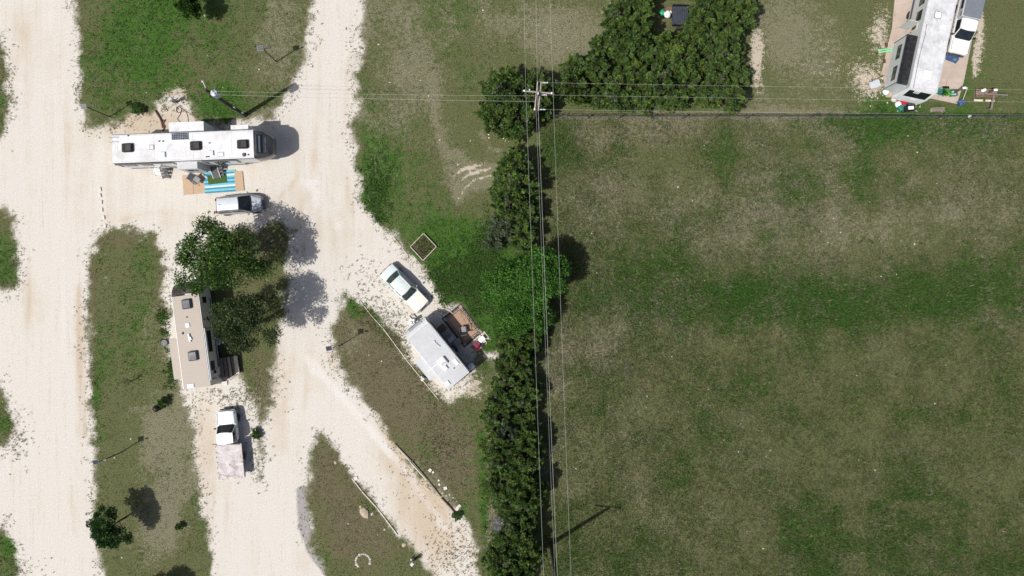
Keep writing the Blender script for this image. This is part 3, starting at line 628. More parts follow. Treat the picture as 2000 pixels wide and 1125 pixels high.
# ------------------------------------------------------------------ trailers
def se_ring(x, w, zc, hz, n=28, e=5.0):
    r = []
    for k in range(n):
        a = 2 * math.pi * k / n; c, s_ = math.cos(a), math.sin(a)
        r.append((x, w * math.copysign(abs(c) ** (2 / e), c), zc + hz * math.copysign(abs(s_) ** (2 / e), s_)))
    return r
def ac_unit(root, x, y, z, L, W, mat, lens=None, h=.3, rz=0.0):
    out = rrect(x, y, L, W, .12, 4, rz); mb = MB(); mb.slab(out, z, z + h * .6, .0); mb.slab(offset(out, .02), z + h * .6, z + h, .09)
    a = mb.build('air_conditioner', mat, root); g = MB()
    ca, sa = math.cos(rz), math.sin(rz)
    for k in range(5):
        q = -L * .32 + k * .045; g.box((x + ca * q, y + sa * q, z + h + .008), (.02, W * .6, .02), rz)
    tag(g.build('grille', 'black', a), kind='stuff')
    if lens: MB().slab(rrect(x - L * .14 * ca, y - L * .14 * sa, L * .36, W * .52, .06, 4, rz), z + h + .001, z + h + .02, .008).build('cover_panel', lens, a)
def vent(root, x, y, z, sx, sy, mat='porcelain', frame='light_grey', h=.10, name='roof_vent'):
    f = MB().slab(rrect(x, y, sx + .08, sy + .08, .03), z, z + .03, .008).build(name, frame, root)
    MB().slab(rrect(x, y, sx, sy, .05), z + .03, z + h, .04).build('lid', mat, f)
def pipe_vent(root, x, y, z): MB().lathe([(.06, z), (.06, z + .12), (.045, z + .14), (0.001, z + .14)], (x, y, 0), n=10).build('vent_pipe', 'dark_grey', root)
def wall_window(root, x, y, z, L, h, sgn, name='window', mat='glass'):
    f = MB().box((x, y + sgn * .012, z), (L + .08, .03, h + .08), 0, .0).build(name, 'black', root)
    MB().box((x, y + sgn * .03, z), (L, .015, h)).build('pane', mat, f)
def wall_door(root, x, y, z, L, h, sgn, mat):
    d = MB().box((x, y + sgn * .014, z), (L, .034, h), 0).build('door', mat, root)
    MB().box((x, y + sgn * .036, z + h * .2), (L * .45, .02, h * .35)).build('door_window', 'glass', d)
    MB().box((x + L * .38, y + sgn * .05, z - .05), (.06, .04, .16)).build('handle', 'black', d)
def wheel(root, x, y, r, w, sgn, rim='alu', twist=0):
    t = MB().lathe([(r * .55, -w / 2), (r * .9, -w / 2), (r, -w * .32), (r, w * .32), (r * .9, w / 2), (r * .55, w / 2)], (x, y, r), 'y', 20).build('wheel', 'rubber', root)
    MB().lathe([(.001, -w * .3), (r * .25, -w * .42), (r * .54, -w * .30), (r * .57, -w * .46), (r * .57, w * .46), (r * .54, w * .30), (r * .25, w * .42), (.001, w * .3)], (x, y, r), 'y', 16).build('rim', rim, t)
def slide_out(root, x0, x1, yin, yout, z0, z1, sgn, wall, roof, wins=1, name='slide_out'):
    ya, yb = sorted((yin, yout)); s = MB().box(((x0 + x1) / 2, (ya + yb) / 2, (z0 + z1 - .03) / 2), (x1 - x0, yb - ya, z1 - .03 - z0), 0, .02).build(name, wall, root)
    MB().slab([(x0 - .02, ya + (.0 if sgn > 0 else -.03)), (x1 + .02, ya + (.0 if sgn > 0 else -.03)), (x1 + .02, yb + (.03 if sgn > 0 else 0)), (x0 - .02, yb + (.03 if sgn > 0 else 0))], z1 - .027, z1 + .012, .012).build('slide_roof', roof, s)
    for k in range(wins):
        cx = x0 + (x1 - x0) * (k + .5) / wins; f = MB().box((cx, yout + sgn * .012, (z0 + z1) / 2 + .25), (min(1.5, (x1 - x0) * .55 / wins), .03, .6)).build('window', 'glass', s)
    return s
def trailer_shell(root, L, W, z0, zr, wall, roof, front=0.0, nose_z=None, nose_x=None, gutter='light_grey'):
    if nose_x is not None: pr = [(-L / 2, z0), (nose_x, z0), (nose_x + .25, nose_z), (L / 2 + front, nose_z), (L / 2 + front, zr - .02), (-L / 2, zr - .02)]
    else: pr = [(-L / 2, z0), (L / 2 + front, z0), (L / 2 + front, zr - .02), (-L / 2, zr - .02)]
    b = MB().prof(pr, -W / 2, W / 2).build('body', wall, root, smooth=False)
    MB().slab(rrect(front / 2, 0, L + front - .01, W - .05, .04, 2), zr - .018, zr + .02, .018).build('roof', roof, root)
    for sg in (-1, 1): MB().box((front / 2, sg * (W / 2 + .012), zr - .03), (L + front, .05, .07), 0, .01).build('roof_gutter', gutter, root)
    return b
def roof_laps(root, xs, W, Z, mat='light_grey', n2=2):
    for x in xs: MB().box((x, 0, Z + .0205), (.05, W - .1, .006)).build('roof_seam', mat, root)
def jack(root, x, y, z): MB().box((x, y, z / 2), (.08, .08, z)).box((x, y, .02), (.22, .22, .04)).build('landing_jack', 'dark_grey', root)
def awning(root, x0, x1, y, z, sgn, mat='white'):
    t = MB().tube([(x0, y + sgn * .08, z), (x1, y + sgn * .08, z)], .075, 10).build('awning_roll', mat, root)
    for x in (x0 + .05, x1 - .05): MB().box((x, y + sgn * .05, z - .75), (.06, .05, 1.45)).build('awning_arm', 'dark_grey', t)

# --- long white fifth wheel, upper left -------------------------------------------------------
ang = heading(219.4, 291.5, 495.5, 281); Z = 3.9; pm = (P(219.4, 291.5, Z) + P(495.5, 281, Z)) / 2
rv = thing('fifth_wheel_trailer', 'long white fifth wheel trailer with three black roof air conditioners and solar panel', 'trailer', (pm.x, pm.y, 0), ang)
L, W = (P(219.4, 291.5, Z) - P(495.5, 281, Z)).length, 2.58
trailer_shell(rv, L, W, .75, Z, 'wall_white', 'roof_white', nose_z=1.75, nose_x=L / 2 - 1.9, gutter='dark_grey')
def cap_ring(t, capL=1.42):
    top = Z - .02 - .95 * t ** 1.9; bot = 1.75 + .15 * t; return se_ring(L / 2 + capL * t, (W / 2) * (1 - .40 * t ** 2.4), (top + bot) / 2, (top - bot) / 2, 32, 6)
MB().loft([cap_ring(t) for t in (0, .12, .25, .4, .55, .7, .82, .92, 1)]).build('front_cap', 'cap_dark', rv)
def cap_top(t, v, dz=.012, capL=1.42):
    top = Z - .02 - .95 * t ** 1.9; bot = 1.75 + .15 * t; w = (W / 2) * (1 - .40 * t ** 2.4); y = v * W / 2
    hz = (top - bot) / 2; return (L / 2 + capL * t, y, (top + bot) / 2 + hz * max(0, 1 - min(1, abs(y) / w) ** 6) ** (1 / 6) + dz)
cw = MB().grid(lambda u, v: cap_top(.16 + .34 * u, -.66 + 1.32 * v), 6, 10).build('cap_window', 'glass', rv)
MB().grid(lambda u, v: cap_top(.27 + .10 * u + .02 * abs(v - .5), -.58 + 1.16 * v, .02), 3, 10).build('reflection_strip', 'chrome', cw)  # bright strip laid on the cap glass as its white reflection
MB().grid(lambda u, v: cap_top(.0 + .06 * u, -.95 + 1.9 * v, .010), 2, 10).build('cap_seam', 'black', rv)
for s_ in (-1, 1): MB().grid(lambda u, v: cap_top(.62 + .10 * v + .035 * u - .1 * abs(v), s_ * (.05 + .48 * v), .012), 2, 6).build('cap_stripe', 'grey', rv)
for px, py in ((247, 288), (380.5, 284), (472.5, 281)): x, y = loc_of(rv, px, py, Z + .3); ac_unit(rv, x, y, Z + .02, .98, .80, 'black', None)
x, y = loc_of(rv, 352, 266.5, Z); sp = MB().box((x, y, Z + .075), (1.5, .66, .04), 0, .005).build('solar_panel', 'alu', rv)
for i in range(9):
    for j in range(4): MB().box((x - .655 + i * .164, y - .228 + j * .152, Z + .097), (.150, .138, .006)).build('solar_cell', 'solar', sp)
x, y = loc_of(rv, 297, 287.5, Z); vent(rv, x, y, Z + .02, .36, .34, 'porcelain', 'black', .08)
x, y = loc_of(rv, 318, 302.5, Z); vent(rv, x, y, Z + .02, .55, .5, 'skylight', 'white', .16, 'skylight')
x, y = loc_of(rv, 413, 299.5, Z); vent(rv, x, y, Z + .02, .45, .45, 'skylight', 'white', .15, 'skylight')
x, y = loc_of(rv, 431.5, 301.5, Z); vent(rv, x, y, Z + .02, .52, .36, 'porcelain', 'light_grey', .05)
x, y = loc_of(rv, 477, 302.5, Z); MB().lathe([(.16, Z + .02), (.17, Z + .1), (.12, Z + .2), (.001, Z + .22)], (x, y, 0), n=14).build('antenna_dome', 'dark_grey', rv)
for px, py in ((251, 265.5), (311.5, 276), (319, 276), (409.5, 279.5), (485.5, 302.5), (404, 306.5), (408, 306)): pipe_vent(rv, *loc_of(rv, px, py, Z), Z + .01)
roof_laps(rv, (-5.9, -2.6, .9, 4.4), W, Z)
for sg in (-1, 1): MB().box((0, sg * (W / 2 - .13), Z + .021), (L - .2, .07, .008)).build('roof_trim', 'light_grey', rv)
lad = MB(); x, y = loc_of(rv, 219, 270, Z)
for dy in (0, -.4):
    lad.tube([(x + .5, y + dy, Z + .04), (x + .5, y + dy, Z + .3), (x - .15, y + dy, Z + .3), (x - .2, y + dy, 1.2)], .018, 6)
for k in range(8): lad.tube([(x - .2, y, 1.4 + k * .32), (x - .2, y - .4, 1.4 + k * .32)], .015, 6)
lad.build('ladder', 'alu', rv)
def span(px0, px1, py, z): return loc_of(rv, px0, py, z)[0], loc_of(rv, px1, py, z)[0]
x0, x1 = span(330, 397.5, 247, 3.3); yo = loc_of(rv, 364, 238.5, 3.3)[1]; slide_out(rv, x0, x1, W / 2, yo, .85, 3.3, 1, 'wall_white', 'roof_white', 2)
x0, x1 = span(451, 484.5, 249, 3.5); yo = loc_of(rv, 467, 244.5, 3.5)[1]; slide_out(rv, x0, x1, W / 2, yo, 1.8, 3.5, 1, 'wall_white', 'roof_white', 1)
x0, x1 = span(346, 385, 323, 3.3); yo = loc_of(rv, 366, 329.3, 3.3)[1]; slide_out(rv, x0, x1, -W / 2, yo, .85, 3.3, -1, 'wall_grey', 'roof_grey', 1)
for xx in (-5.4, -3.9, -.6, 3.1): wall_window(rv, xx, -W / 2, 2.55, .9, .6, -1)
wall_door(rv, loc_of(rv, 318, 322, 1.6)[0], -W / 2, 1.75, .72, 1.95, -1, 'wall_grey'); wall_door(rv, loc_of(rv, 434, 320, 1.6)[0], -W / 2, 1.75, .72, 1.95, -1, 'dark_grey')
awning(rv, -6.3, -1.2, -W / 2, Z - .2, -1, 'dark_grey'); awning(rv, 1.6, 4.6, -W / 2, Z - .2, -1, 'dark_grey')
for sg in (-1, 1):
    MB().box((-.6, sg * (W / 2 + .01), 1.15), (L * .86, .02, .28)).build('side_stripe', 'dark_grey', rv)
    for xx in (-3.0, -2.1, -1.2): wheel(rv, xx, sg * (W / 2 - .16), .39, .24, sg)
jack(rv, L / 2 - 2.1, .9, .8); jack(rv, L / 2 - 2.1, -.9, .8); jack(rv, -L / 2 + .4, 1.0, .8); jack(rv, -L / 2 + .4, -1.0, .8)
MB().tube([(L / 2 + .6, 0, 1.8), (L / 2 + .6, 0, 1.2)], .06, 8).box((L / 2 + .6, 0, 1.85), (.5, .6, .1)).build('hitch_pin', 'black', rv)
# --- things round it
def steps(name, label, px, py, z, ang, n, wid, mat, rise=.2, run=.27, rail=True):
    x, y, _ = anchor(px, py, 0, (0, 0), ang); root = thing(name, label, 'steps', (x, y, 0), ang)
    for k in range(n): MB().box((k * run, 0, .16 + (n - 1 - k) * rise), (run - .02, wid, .05), 0, .01).build('tread', mat, root)
    for s_ in (-1, 1):
        MB().tube([(-run * .4, s_ * (wid / 2 + .02), n * rise), (n * run - .1, s_ * (wid / 2 + .02), .1), (n * run - .1, s_ * (wid / 2 + .02), .0)], .03, 6).build('stringer', mat, root)
        MB().box((-run * .4, s_ * (wid / 2 + .02), n * rise / 2), (.05, .05, n * rise)).build('leg', mat, root)
    if rail:
        for s_ in (-1, 1): MB().tube([(-.1, s_ * wid / 2, n * rise), (-.1, s_ * wid / 2, n * rise + .8), (n * run - .15, s_ * wid / 2, .95), (n * run - .15, s_ * wid / 2, .15)], .018, 6).build('handrail', mat, root)
    return root
a0 = rv.rotation_euler.z - math.pi / 2
steps('entry_steps', 'dark metal folding steps below the rear door of the long trailer', 325, 329, 0, a0, 4, .62, 'dark_grey', rail=False)
steps('entry_steps', 'white plastic steps beside the rear door of the long trailer', 313, 328, 0, a0, 3, .9, 'porcelain', rail=True)
steps('entry_steps', 'dark metal steps under the front door above the striped rug', 431, 325, 0, a0, 4, .7, 'dark_grey', rail=False)
def flat(name, label, cat, corners, mats, z0=.012, th=.018, group=None):
    pts = [P(a, b, 0) for a, b in corners]; c = sum(pts, Vector()) / len(pts)
    o = MB().slab([(p.x - c.x, p.y - c.y) for p in pts], 0, th, .004).build(name, mats, None, loc=(c.x, c.y, z0)); return tag(o, label, cat, group)
flat('plywood_sheet', 'tan plywood sheet on the gravel left of the striped rug under no chair', 'plywood', [(355.8, 342), (376.2, 342), (378.5, 379.5), (359, 381)], 'wood_tan', group='plywood sheets beside the long trailer')
flat('plywood_sheet', 'tan plywood sheet with the folding chair on it, tucked under the striped rug', 'plywood', [(376.8, 342), (402, 338), (405, 377), (379, 379.4)], 'wood_tan', group='plywood sheets beside the long trailer')
flat('plywood_sheet', 'narrow tan plywood board at the right end of the striped rug', 'plywood', [(458, 335), (474, 335), (477.5, 372), (461, 373.5)], 'wood_tan', z0=.06, th=.03, group='plywood sheets beside the long trailer')
MB_ = MB(); bands = [1, 0, 2, 1, 0, 1, 0, 1, 2, 0, 1, 0]
ca_, cb_, cc_, cd_ = P(397.8, 337.2), P(460.5, 331.2), P(464.2, 373.6), P(400.8, 378.2); cm = (ca_ + cb_ + cc_ + cd_) / 4
def rugp(u, v):
    p = (ca_ * (1 - u) + cb_ * u) * (1 - v) + (cd_ * (1 - u) + cc_ * u) * v - cm
    return (p.x, p.y, .022 + .016 * math.sin(v * 18 + u * .7) + .006 * math.sin(u * 23))
for k in range(12):
    if k == 0: rb = MB()
    rb.grid(lambda u, v: rugp(u, (k + v) / 12), 16, 3, bands[k])
tag(rb.build('striped_rug', ['blue_dark', 'blue_light', 'blue_white'], None, loc=(cm.x, cm.y, .034)), 'blue and white striped outdoor rug in front of the long trailer', 'rug')
flat('doormat', 'green artificial turf mat lying on the striped rug', 'mat', [(405, 343.5), (442, 339), (444, 356), (408.5, 361)], 'mat_green', z0=.085, th=.02)
# dark ramp leaning to the door
ra = heading(424.5, 348, 420.5, 322); x, y, _ = anchor(424.5, 348, .1, (0, 0), ra); rp = thing('pet_ramp', 'grey folding ramp leading from the turf mat to the trailer door', 'ramp', (x, y, 0), ra)
MB().prof([(0, .12), (1.35, .80), (1.35, .86), (0, .17)], -.33, .33).build('ramp_deck', 'dark_grey', rp)
for s_ in (-1, 1): MB().prof([(0, .11), (1.35, .79), (1.35, .90), (0, .21)], s_ * .35 - .02, s_ * .35 + .02).build('side_rail', 'white', rp)
MB().box((1.3, 0, .4), (.05, .6, .8)).build('ramp_leg', 'grey', rp)
def folding_chair(label, px, py, rz, seat='grey', frame='alu', s=1.0, name='folding_chair'):
    p = P(px, py, 0); c = thing(name, label, 'chair', (p.x, p.y, .045), rz); c.scale = (s, s, s)
    MB().box((0, 0, .43), (.52, .5, .035), 0, .01).build('seat', seat, c)
    b = MB().prof([(-.25, .45), (-.20, .45), (-.42, 1.0), (-.47, 1.0)], -.26, .26).build('backrest', seat, c)
    for s_ in (-1, 1):
        MB().tube([(-.3, s_ * .28, .01), (.25, s_ * .28, .62)], .014, 6).build('leg', frame, c); MB().tube([(.3, s_ * .28, .01), (-.25, s_ * .28, .45), (-.47, s_ * .28, 1.0)], .014, 6).build('leg', frame, c)
        MB().box((0, s_ * .3, .635), (.5, .06, .03), 0, .008).build('armrest', 'black', c)
    return c
folding_chair('grey folding chair on the plywood beside the striped rug', 388, 353, R_(-35), 'grey', s=1.25)
# hose, cable coil and the utility pedestal
def cable(name, label, pts, r, mat, cat='hose', z=.04):
    p = [P(a, b, 0) for a, b in pts]; q = []
    for i in range(len(p) - 1):
        p0, p1, p2, p3 = p[max(i - 1, 0)], p[i], p[i + 1], p[min(i + 2, len(p) - 1)]
        for k in range(6):
            t = k / 6; q.append(.5 * ((2 * p1) + (p2 - p0) * t + (2 * p0 - 5 * p1 + 4 * p2 - p3) * t * t + (3 * p1 - p0 - 3 * p2 + p3) * t ** 3))
    q.append(p[-1]); c = q[0].copy()
    return tag(MB().tube([(v.x - c.x, v.y - c.y, z) for v in q], r, 6).build(name, mat, None, loc=(c.x, c.y, 0)), label, cat)
ring = [(350 + 5 * math.cos(a * .7), 214.5 + 5.5 * math.sin(a * .7)) for a in range(19)]
cable('garden_hose', 'thin brown hose coiled and looping over the bare dirt by the pedestal', ring + [(352, 224), (347, 232), (351, 237), (353, 240)], .028, 'hose')
cable('garden_hose', 'brown hose curving from the coil towards the long trailer slide out', [(358, 214), (364, 220), (367, 228), (368, 238)], .022, 'hose')
cable('extension_cord', 'thin cord stretched from the coil across bare dirt to the lawn', [(359, 216), (372, 222), (388, 230)], .018, 'hose', 'cord')
cable('sewer_hose', 'dark red sewer hose snaking from the dirt to the trailer side', [(304, 216), (309, 224), (314, 232), (317, 240), (319, 250)], .09, 'rust', z=.1)
cable('sewer_hose', 'dark brown ribbed hose lying beside the red sewer hose', [(323, 234), (319, 242), (322, 248), (318, 256)], .07, 'hose', z=.08)
def pedestal(label, px, py, rz):
    p = P(px, py); r = thing('utility_pedestal', label, 'utility pedestal', (p.x, p.y, 0), rz)
    MB().box((0, 0, .55), (.22, .2, 1.1), 0, .02).build('post', 'grey', r); MB().box((.02, 0, 1.15), (.34, .28, .34), 0, .03).build('meter_box', 'light_grey', r); MB().box((.0, .25, .25), (.1, .1, .5)).build('water_pipe', 'porcelain', r)
pedestal('grey utility pedestal on bare dirt behind the long trailer', 344, 200, .4)
pedestal('small grey utility pedestal beside the empty gravel site', 808, 1093, .9)
pedestal('grey utility pedestal at the slide out of the small white trailer', 828, 738, .9)
for i, (px, py) in enumerate(((196, 370), (196, 382), (198, 395), (199, 410), (203, 425), (206, 442))):
    p = P(px, py); o = MB().slab(rrect(0, 0, .22, .38, .03, 2), 0, .12, .02).build('marker_block', 'slab_white', None, loc=(p.x, p.y, 0)); o.rotation_euler.z = random.uniform(-.4, .4)
    tag(o, ['first white marker block below the rear of the long trailer', 'second white marker block from the long trailer', 'third white marker block from the long trailer', 'fourth white marker block, midway on the gravel entrance', 'fifth white marker block, just above the lawn strip', 'last white marker block at the top of the lawn strip'][i], 'block', 'white blocks across the gravel site entrance')

# --- beige travel trailer --------------------------------------------------------------------
Z = 3.35; ang = heading(384.6, 757.1, 361.2, 576.5); pm = (P(384.6, 757.1, Z) + P(361.2, 576.5, Z)) / 2; W = 2.42
rv = thing('travel_trailer', 'beige travel trailer with a dark curved nose parked beside the oak trees', 'trailer', (pm.x, pm.y, 0), ang); L = (P(384.6, 757.1, Z) - P(361.2, 576.5, Z)).length
trailer_shell(rv, L, W, .6, Z, 'wall_cream', 'roof_beige', gutter='porcelain')
def bcap(t, y): return (L / 2 + 1.15 * math.sin(t * math.pi / 2) + .12 * (1 - (2 * y / W) ** 2), y, Z - .0 - (Z - .75) * .55 * (1 - math.cos(t * math.pi / 2)) - .0)
rings = []
cm_ = MB()
cm_.grid(lambda u, v: bcap(u, (v - .5) * W), 8, 10, 0)
cm_.grid(lambda u, v: (bcap(1, (v - .5) * W)[0] - .15 * u, (v - .5) * W, bcap(1, 0)[2] * (1 - u) + .62 * u), 2, 10, 0)
for s_ in (-1, 1):
    pr = [bcap(k / 8, s_ * W / 2) for k in range(9)] + [(L / 2 + 1.0, s_ * W / 2, .62), (L / 2, s_ * W / 2, .62)]
    cm_.add(pr, [tuple(range(len(pr)))], 1)
cm_.build('front_cap', ['cap_brown', 'wall_cream'], rv)
for px, py in ((363, 594), (375.5, 695.5)): x, y = loc_of(rv, px, py, Z + .3); ac_unit(rv, x, y, Z + .02, .9, .86, 'navy', 'dark_grey')
x, y = loc_of(rv, 367, 635, Z); vent(rv, x, y, Z + .02, .36, .36); x, y = loc_of(rv, 373, 753.5, Z); vent(rv, x, y, Z + .02, .34, .6)
x, y = loc_of(rv, 370, 660, Z + .1); an = MB().box((x, y, Z + .14), (.75, .16, .1), .08, .03).box((x - .05, y - .12, Z + .12), (.3, .12, .08), .3, .02); an.build('tv_antenna', 'porcelain', rv)
for px, py in ((365, 619.5), (357, 650), (357.5, 652)): pipe_vent(rv, *loc_of(rv, px, py, Z), Z)
for px, py, s_ in ((384, 588, 1), (396, 688, 1)):
    x, y = loc_of(rv, px, py, Z); MB().box((x, y, Z + .024), (.03, .7, .008)).build('roof_seam', 'grey', rv)
xa, ya = loc_of(rv, 331, 662.5, 2.9); xb, yb = loc_of(rv, 341, 741, 2.9); slide_out(rv, xb, xa, W / 2, (ya + yb) / 2, .7, 2.95, 1, 'wall_cream', 'roof_beige', 2)
awning(rv, -L / 2 + .5, L / 2 - 3.2, -W / 2, Z - .15, -1, 'porcelain')
for xx, ll in ((L / 2 - .6, .5), (-.2, 1.9), (-2.5, .8)): wall_window(rv, xx, -W / 2, 2.2, ll, .75, -1)
wall_door(rv, .2 + 1.7, -W / 2, 1.6, .7, 1.9, -1, 'wall_cream'); wall_door(rv, -3.1, -W / 2, 1.6, .7, 1.9, -1, 'wall_cream')
MB().box((0, -W / 2 - .008, .95), (L * .9, .02, .22)).build('side_stripe', 'dark_grey', rv)
MB().box((L / 2 - 2.4, -W / 2 - .01, 1.9), (.05, .024, 2.5)).build('side_stripe', 'black', rv)
for sg in (-1, 1):
    for xx in (-1.6, -.75): wheel(rv, xx, sg * (W / 2 - .15), .36, .22, sg)
    jack(rv, L / 2 - .4, sg * .9, .6); jack(rv, -L / 2 + .4, sg * .9, .6)
MB().prof([(L / 2 + .9, .55), (L / 2 + 2.3, .5), (L / 2 + 2.3, .6), (L / 2 + .9, .65)], -.06, .06).build('hitch_tongue', 'black', rv)
for s_ in (-1, 1): MB().lathe([(.14, .62), (.15, .66), (.15, 1.0), (.08, 1.12), (.001, 1.12)], (L / 2 + 1.55, s_ * .17, 0), n=14).build('propane_tank', 'porcelain', rv)
MB().box((-L / 2 - .06, 0, .6), (.12, W * .9, .14)).build('rear_bumper', 'black', rv)
# stairs and bench beside it
a1 = heading(440, 715, 466, 715) + R_(3)
x, y, _ = anchor(437, 718, .5, (0, 0), R_(3)); st = thing('wooden_stairs', 'weathered wooden stairs beside the beige trailer rear door', 'stairs', (x, y, 0), R_(8))
for k in range(4):
    MB().box((-.1 + k * .30, 0, .72 - k * .19), (.29, 1.85, .05), 0, .008).build('tread', 'wood_grey' if k != 2 else 'wood_tan', st)
    MB().box((-.1 + k * .30 - .13, 0, .60 - k * .19), (.03, 1.8, .18)).build('riser', 'wood_brown', st)
for s_ in (-1, 1): MB().prof([(-.28, 0), (1.0, 0), (1.0, .1), (-.2, .68), (-.28, .68)], s_ * .88 - .02, s_ * .88 + .02).build('stringer', 'wood_grey', st)
x, y, _ = anchor(462, 713, .45, (0, 0), R_(8)); bn = thing('wooden_bench', 'narrow pale wooden bench right of the weathered stairs', 'bench', (x, y, 0), R_(8))
for k in range(2): MB().box((-.09 + k * .18, 0, .46), (.165, 1.75, .045), 0, .008).build('plank', 'wood_pale', bn)
for s_ in (-1, 1): MB().box((0, s_ * .7, .21), (.3, .06, .42)).build('leg', 'wood_grey', bn)
x, y, _ = anchor(425, 667, .8, (0, 0), 0); cb = thing('tote_bin', 'blue grey lidded plastic bin beside the beige trailer wall', 'bin', (x, y, 0), R_(2))
MB().slab(rrect(0, 0, .38, .62, .06), 0, .72, .01).build('bin_body', 'blue_bin', cb); MB().slab(rrect(0, 0, .44, .68, .06), .722, .80, .03).build('lid', 'silver_paint', cb)
x, y, _ = anchor(439, 748, .1, (0, 0), 0); tag(MB().slab(rrect(0, 0, .5, .42, .03, 2), 0, .14, .02).build('step_block', 'slab_white', None, loc=(x, y, 0)), 'pale concrete step block at the rear corner of the beige trailer', 'block')
x, y, _ = anchor(323, 669, .1, (0, 0), 0); tag(MB().lathe([(.3, 0), (.32, .3), (.28, .34), (.001, .34)], n=16).build('round_tub', 'dark_grey', None, loc=(x, y, 0)), 'dark round tub against the slide out of the beige trailer', 'tub')

# --- small white travel trailer, centre ------------------------------------------------------
Z = 3.0; ang = heading(896.2, 744.5, 816.2, 646.3); pm = (P(896.2, 744.5, Z) + P(816.2, 646.3, Z)) / 2; W = 2.40
rv = thing('travel_trailer', 'small white travel trailer with grey roof parked below the pale blue old car', 'trailer', (pm.x, pm.y, 0), ang); L = (P(896.2, 744.5, Z) - P(816.2, 646.3, Z)).length
trailer_shell(rv, L, W, .55, Z, 'wall_white', 'roof_grey', gutter='porcelain')
cp = [(L / 2, .6), (L / 2 + .55, .75), (L / 2 + .72, 1.3), (L / 2 + .62, 2.1), (L / 2 + .28, Z - .25), (L / 2, Z - .01)]
MB().prof(cp, -W / 2, W / 2).build('front_cap', 'wall_white', rv)
dec = MB()
for k in range(9): dec.box((L / 2 + .425 - .0, .25 - k * .10 + .55, Z - .49), (.03, .055, .17 if k % 3 else .12))
dk = MB().prof([(L / 2 + .60, 2.12), (L / 2 + .648, 2.13), (L / 2 + .41, 2.60), (L / 2 + .37, 2.58)], -.75, .75).build('front_decal', 'transformer', rv)
MB().prof([(L / 2 + .46, .95), (L / 2 + .72, 1.2), (L / 2 + .74, 1.5), (L / 2 + .5, 1.5)], -.9, .9).build('front_window', 'glass', rv)
x, y = loc_of(rv, 864, 707, Z + .3); ac_unit(rv, x, y, Z + .02, .78, .80, 'porcelain', None, .34, 0)
x, y = loc_of(rv, 869.5, 718.5, Z); vent(rv, x, y, Z + .02, .42, .42, 'porcelain', 'light_grey', .2)
x, y = loc_of(rv, 890.5, 706.5, Z); vent(rv, x, y, Z + .02, .62, .32, 'porcelain', 'light_grey', .1)
x, y = loc_of(rv, 874.5, 748.5, Z); vent(rv, x, y, Z + .02, .42, .36, 'porcelain', 'light_grey', .14)
x, y = loc_of(rv, 848, 667, Z); ant = MB(); xe, ye = loc_of(rv, 860, 677, Z); ant.tube([(x, y, Z + .1), (xe, ye, Z + .12)], .03, 6).lathe([(.1, Z + .02), (.1, Z + .14), (.001, Z + .15)], (x, y, 0), n=10); ant.build('tv_antenna', 'light_grey', rv)
pipe_vent(rv, *loc_of(rv, 887, 719, Z), Z); roof_laps(rv, (-1.4, 1.3), W, Z)
x, y = loc_of(rv, 845, 718, Z); MB().box((x, y, Z + .022), (.06, 1.1, .008)).build('roof_patch', 'porcelain', rv)
ya = [loc_of(rv, a, b, 2.5) for a, b in ((810, 706), (840, 744))]; slide_out(rv, min(q[0] for q in ya), max(q[0] for q in ya), W / 2, sum(q[1] for q in ya) / 2, .7, 2.5, 1, 'wall_white', 'roof_grey', 1)
MB().tube([(-L / 2 + .2, -W / 2 - .1, Z - .12), (L / 2 - .2, -W / 2 - .1, Z - .12)], .09, 10).build('awning_roll', 'navy', rv)
MB().box((.1, -W / 2 - .01, 1.0), (L * .96, .02, .5)).build('side_stripe', 'navy', rv)
for xx, ll in ((1.8, 1.0), (-2.1, .9)): wall_window(rv, xx, -W / 2, 1.95, ll, .6, -1)
wall_door(rv, -.6, -W / 2, 1.55, .68, 1.85, -1, 'wall_white')
for sg in (-1, 1):
    for xx in (-.9, -.1): wheel(rv, xx, sg * (W / 2 - .15), .34, .2, sg)
    jack(rv, L / 2 - .3, sg * .9, .55); jack(rv, -L / 2 + .3, sg * .9, .55)
MB().box((-L / 2 - .10, -.1, .62), (.16, W * .86, .14)).build('rear_bumper', 'black', rv)
MB().box((-L / 2 - .012, -.35, 1.75), (.02, 1.1, .6)).build('rear_window', 'glass', rv)
MB().prof([(L / 2 + .5, .5), (L / 2 + 1.7, .5), (L / 2 + 1.7, .6), (L / 2 + .5, .6)], -.06, .06).build('hitch_tongue', 'black', rv)
tk = MB()
for s_ in (-1, 1): MB().lathe([(.15, .62), (.155, .66), (.155, 1.0), (.08, 1.14), (.001, 1.14)], (L / 2 + 1.1, s_ * .17 + .1, 0), n=14).build('propane_tank', 'porcelain', rv)
# patio rug with a key border
r4 = [P(862.4, 622.5), P(900.6, 592.5), P(944.8, 648), P(907, 679.5)]; cm = sum(r4, Vector()) / 4; e1, e2 = r4[3] - r4[0], r4[1] - r4[0]
Lr, Wr = e1.length, e2.length; ra = math.atan2(e1.y, e1.x); rug = thing('patio_rug', 'tan patio rug with dark key pattern border beside the small trailer', 'rug', (cm.x, cm.y, .012), ra)
MB().box((0, 0, .008), (Lr, Wr, .016), 0).build('rug_field', 'rug_line', rug)
MB().box((0, 0, .018), (Lr - .86, Wr - .86, .005)).build('rug_centre', 'rug_tan', rug)
key = MB()
def kline(o, ax, ay, pts, w=.075):
    for (a, b), (c, d) in zip(pts[:-1], pts[1:]):
        p = Vector((o[0] + ax[0] * a + ay[0] * b, o[1] + ax[1] * a + ay[1] * b)); q = Vector((o[0] + ax[0] * c + ay[0] * d, o[1] + ax[1] * c + ay[1] * d))
        m_ = (p + q) / 2; d_ = q - p; key.box((m_.x, m_.y, .019), (abs(d_.x) + w, abs(d_.y) + w, .004))
U = .34
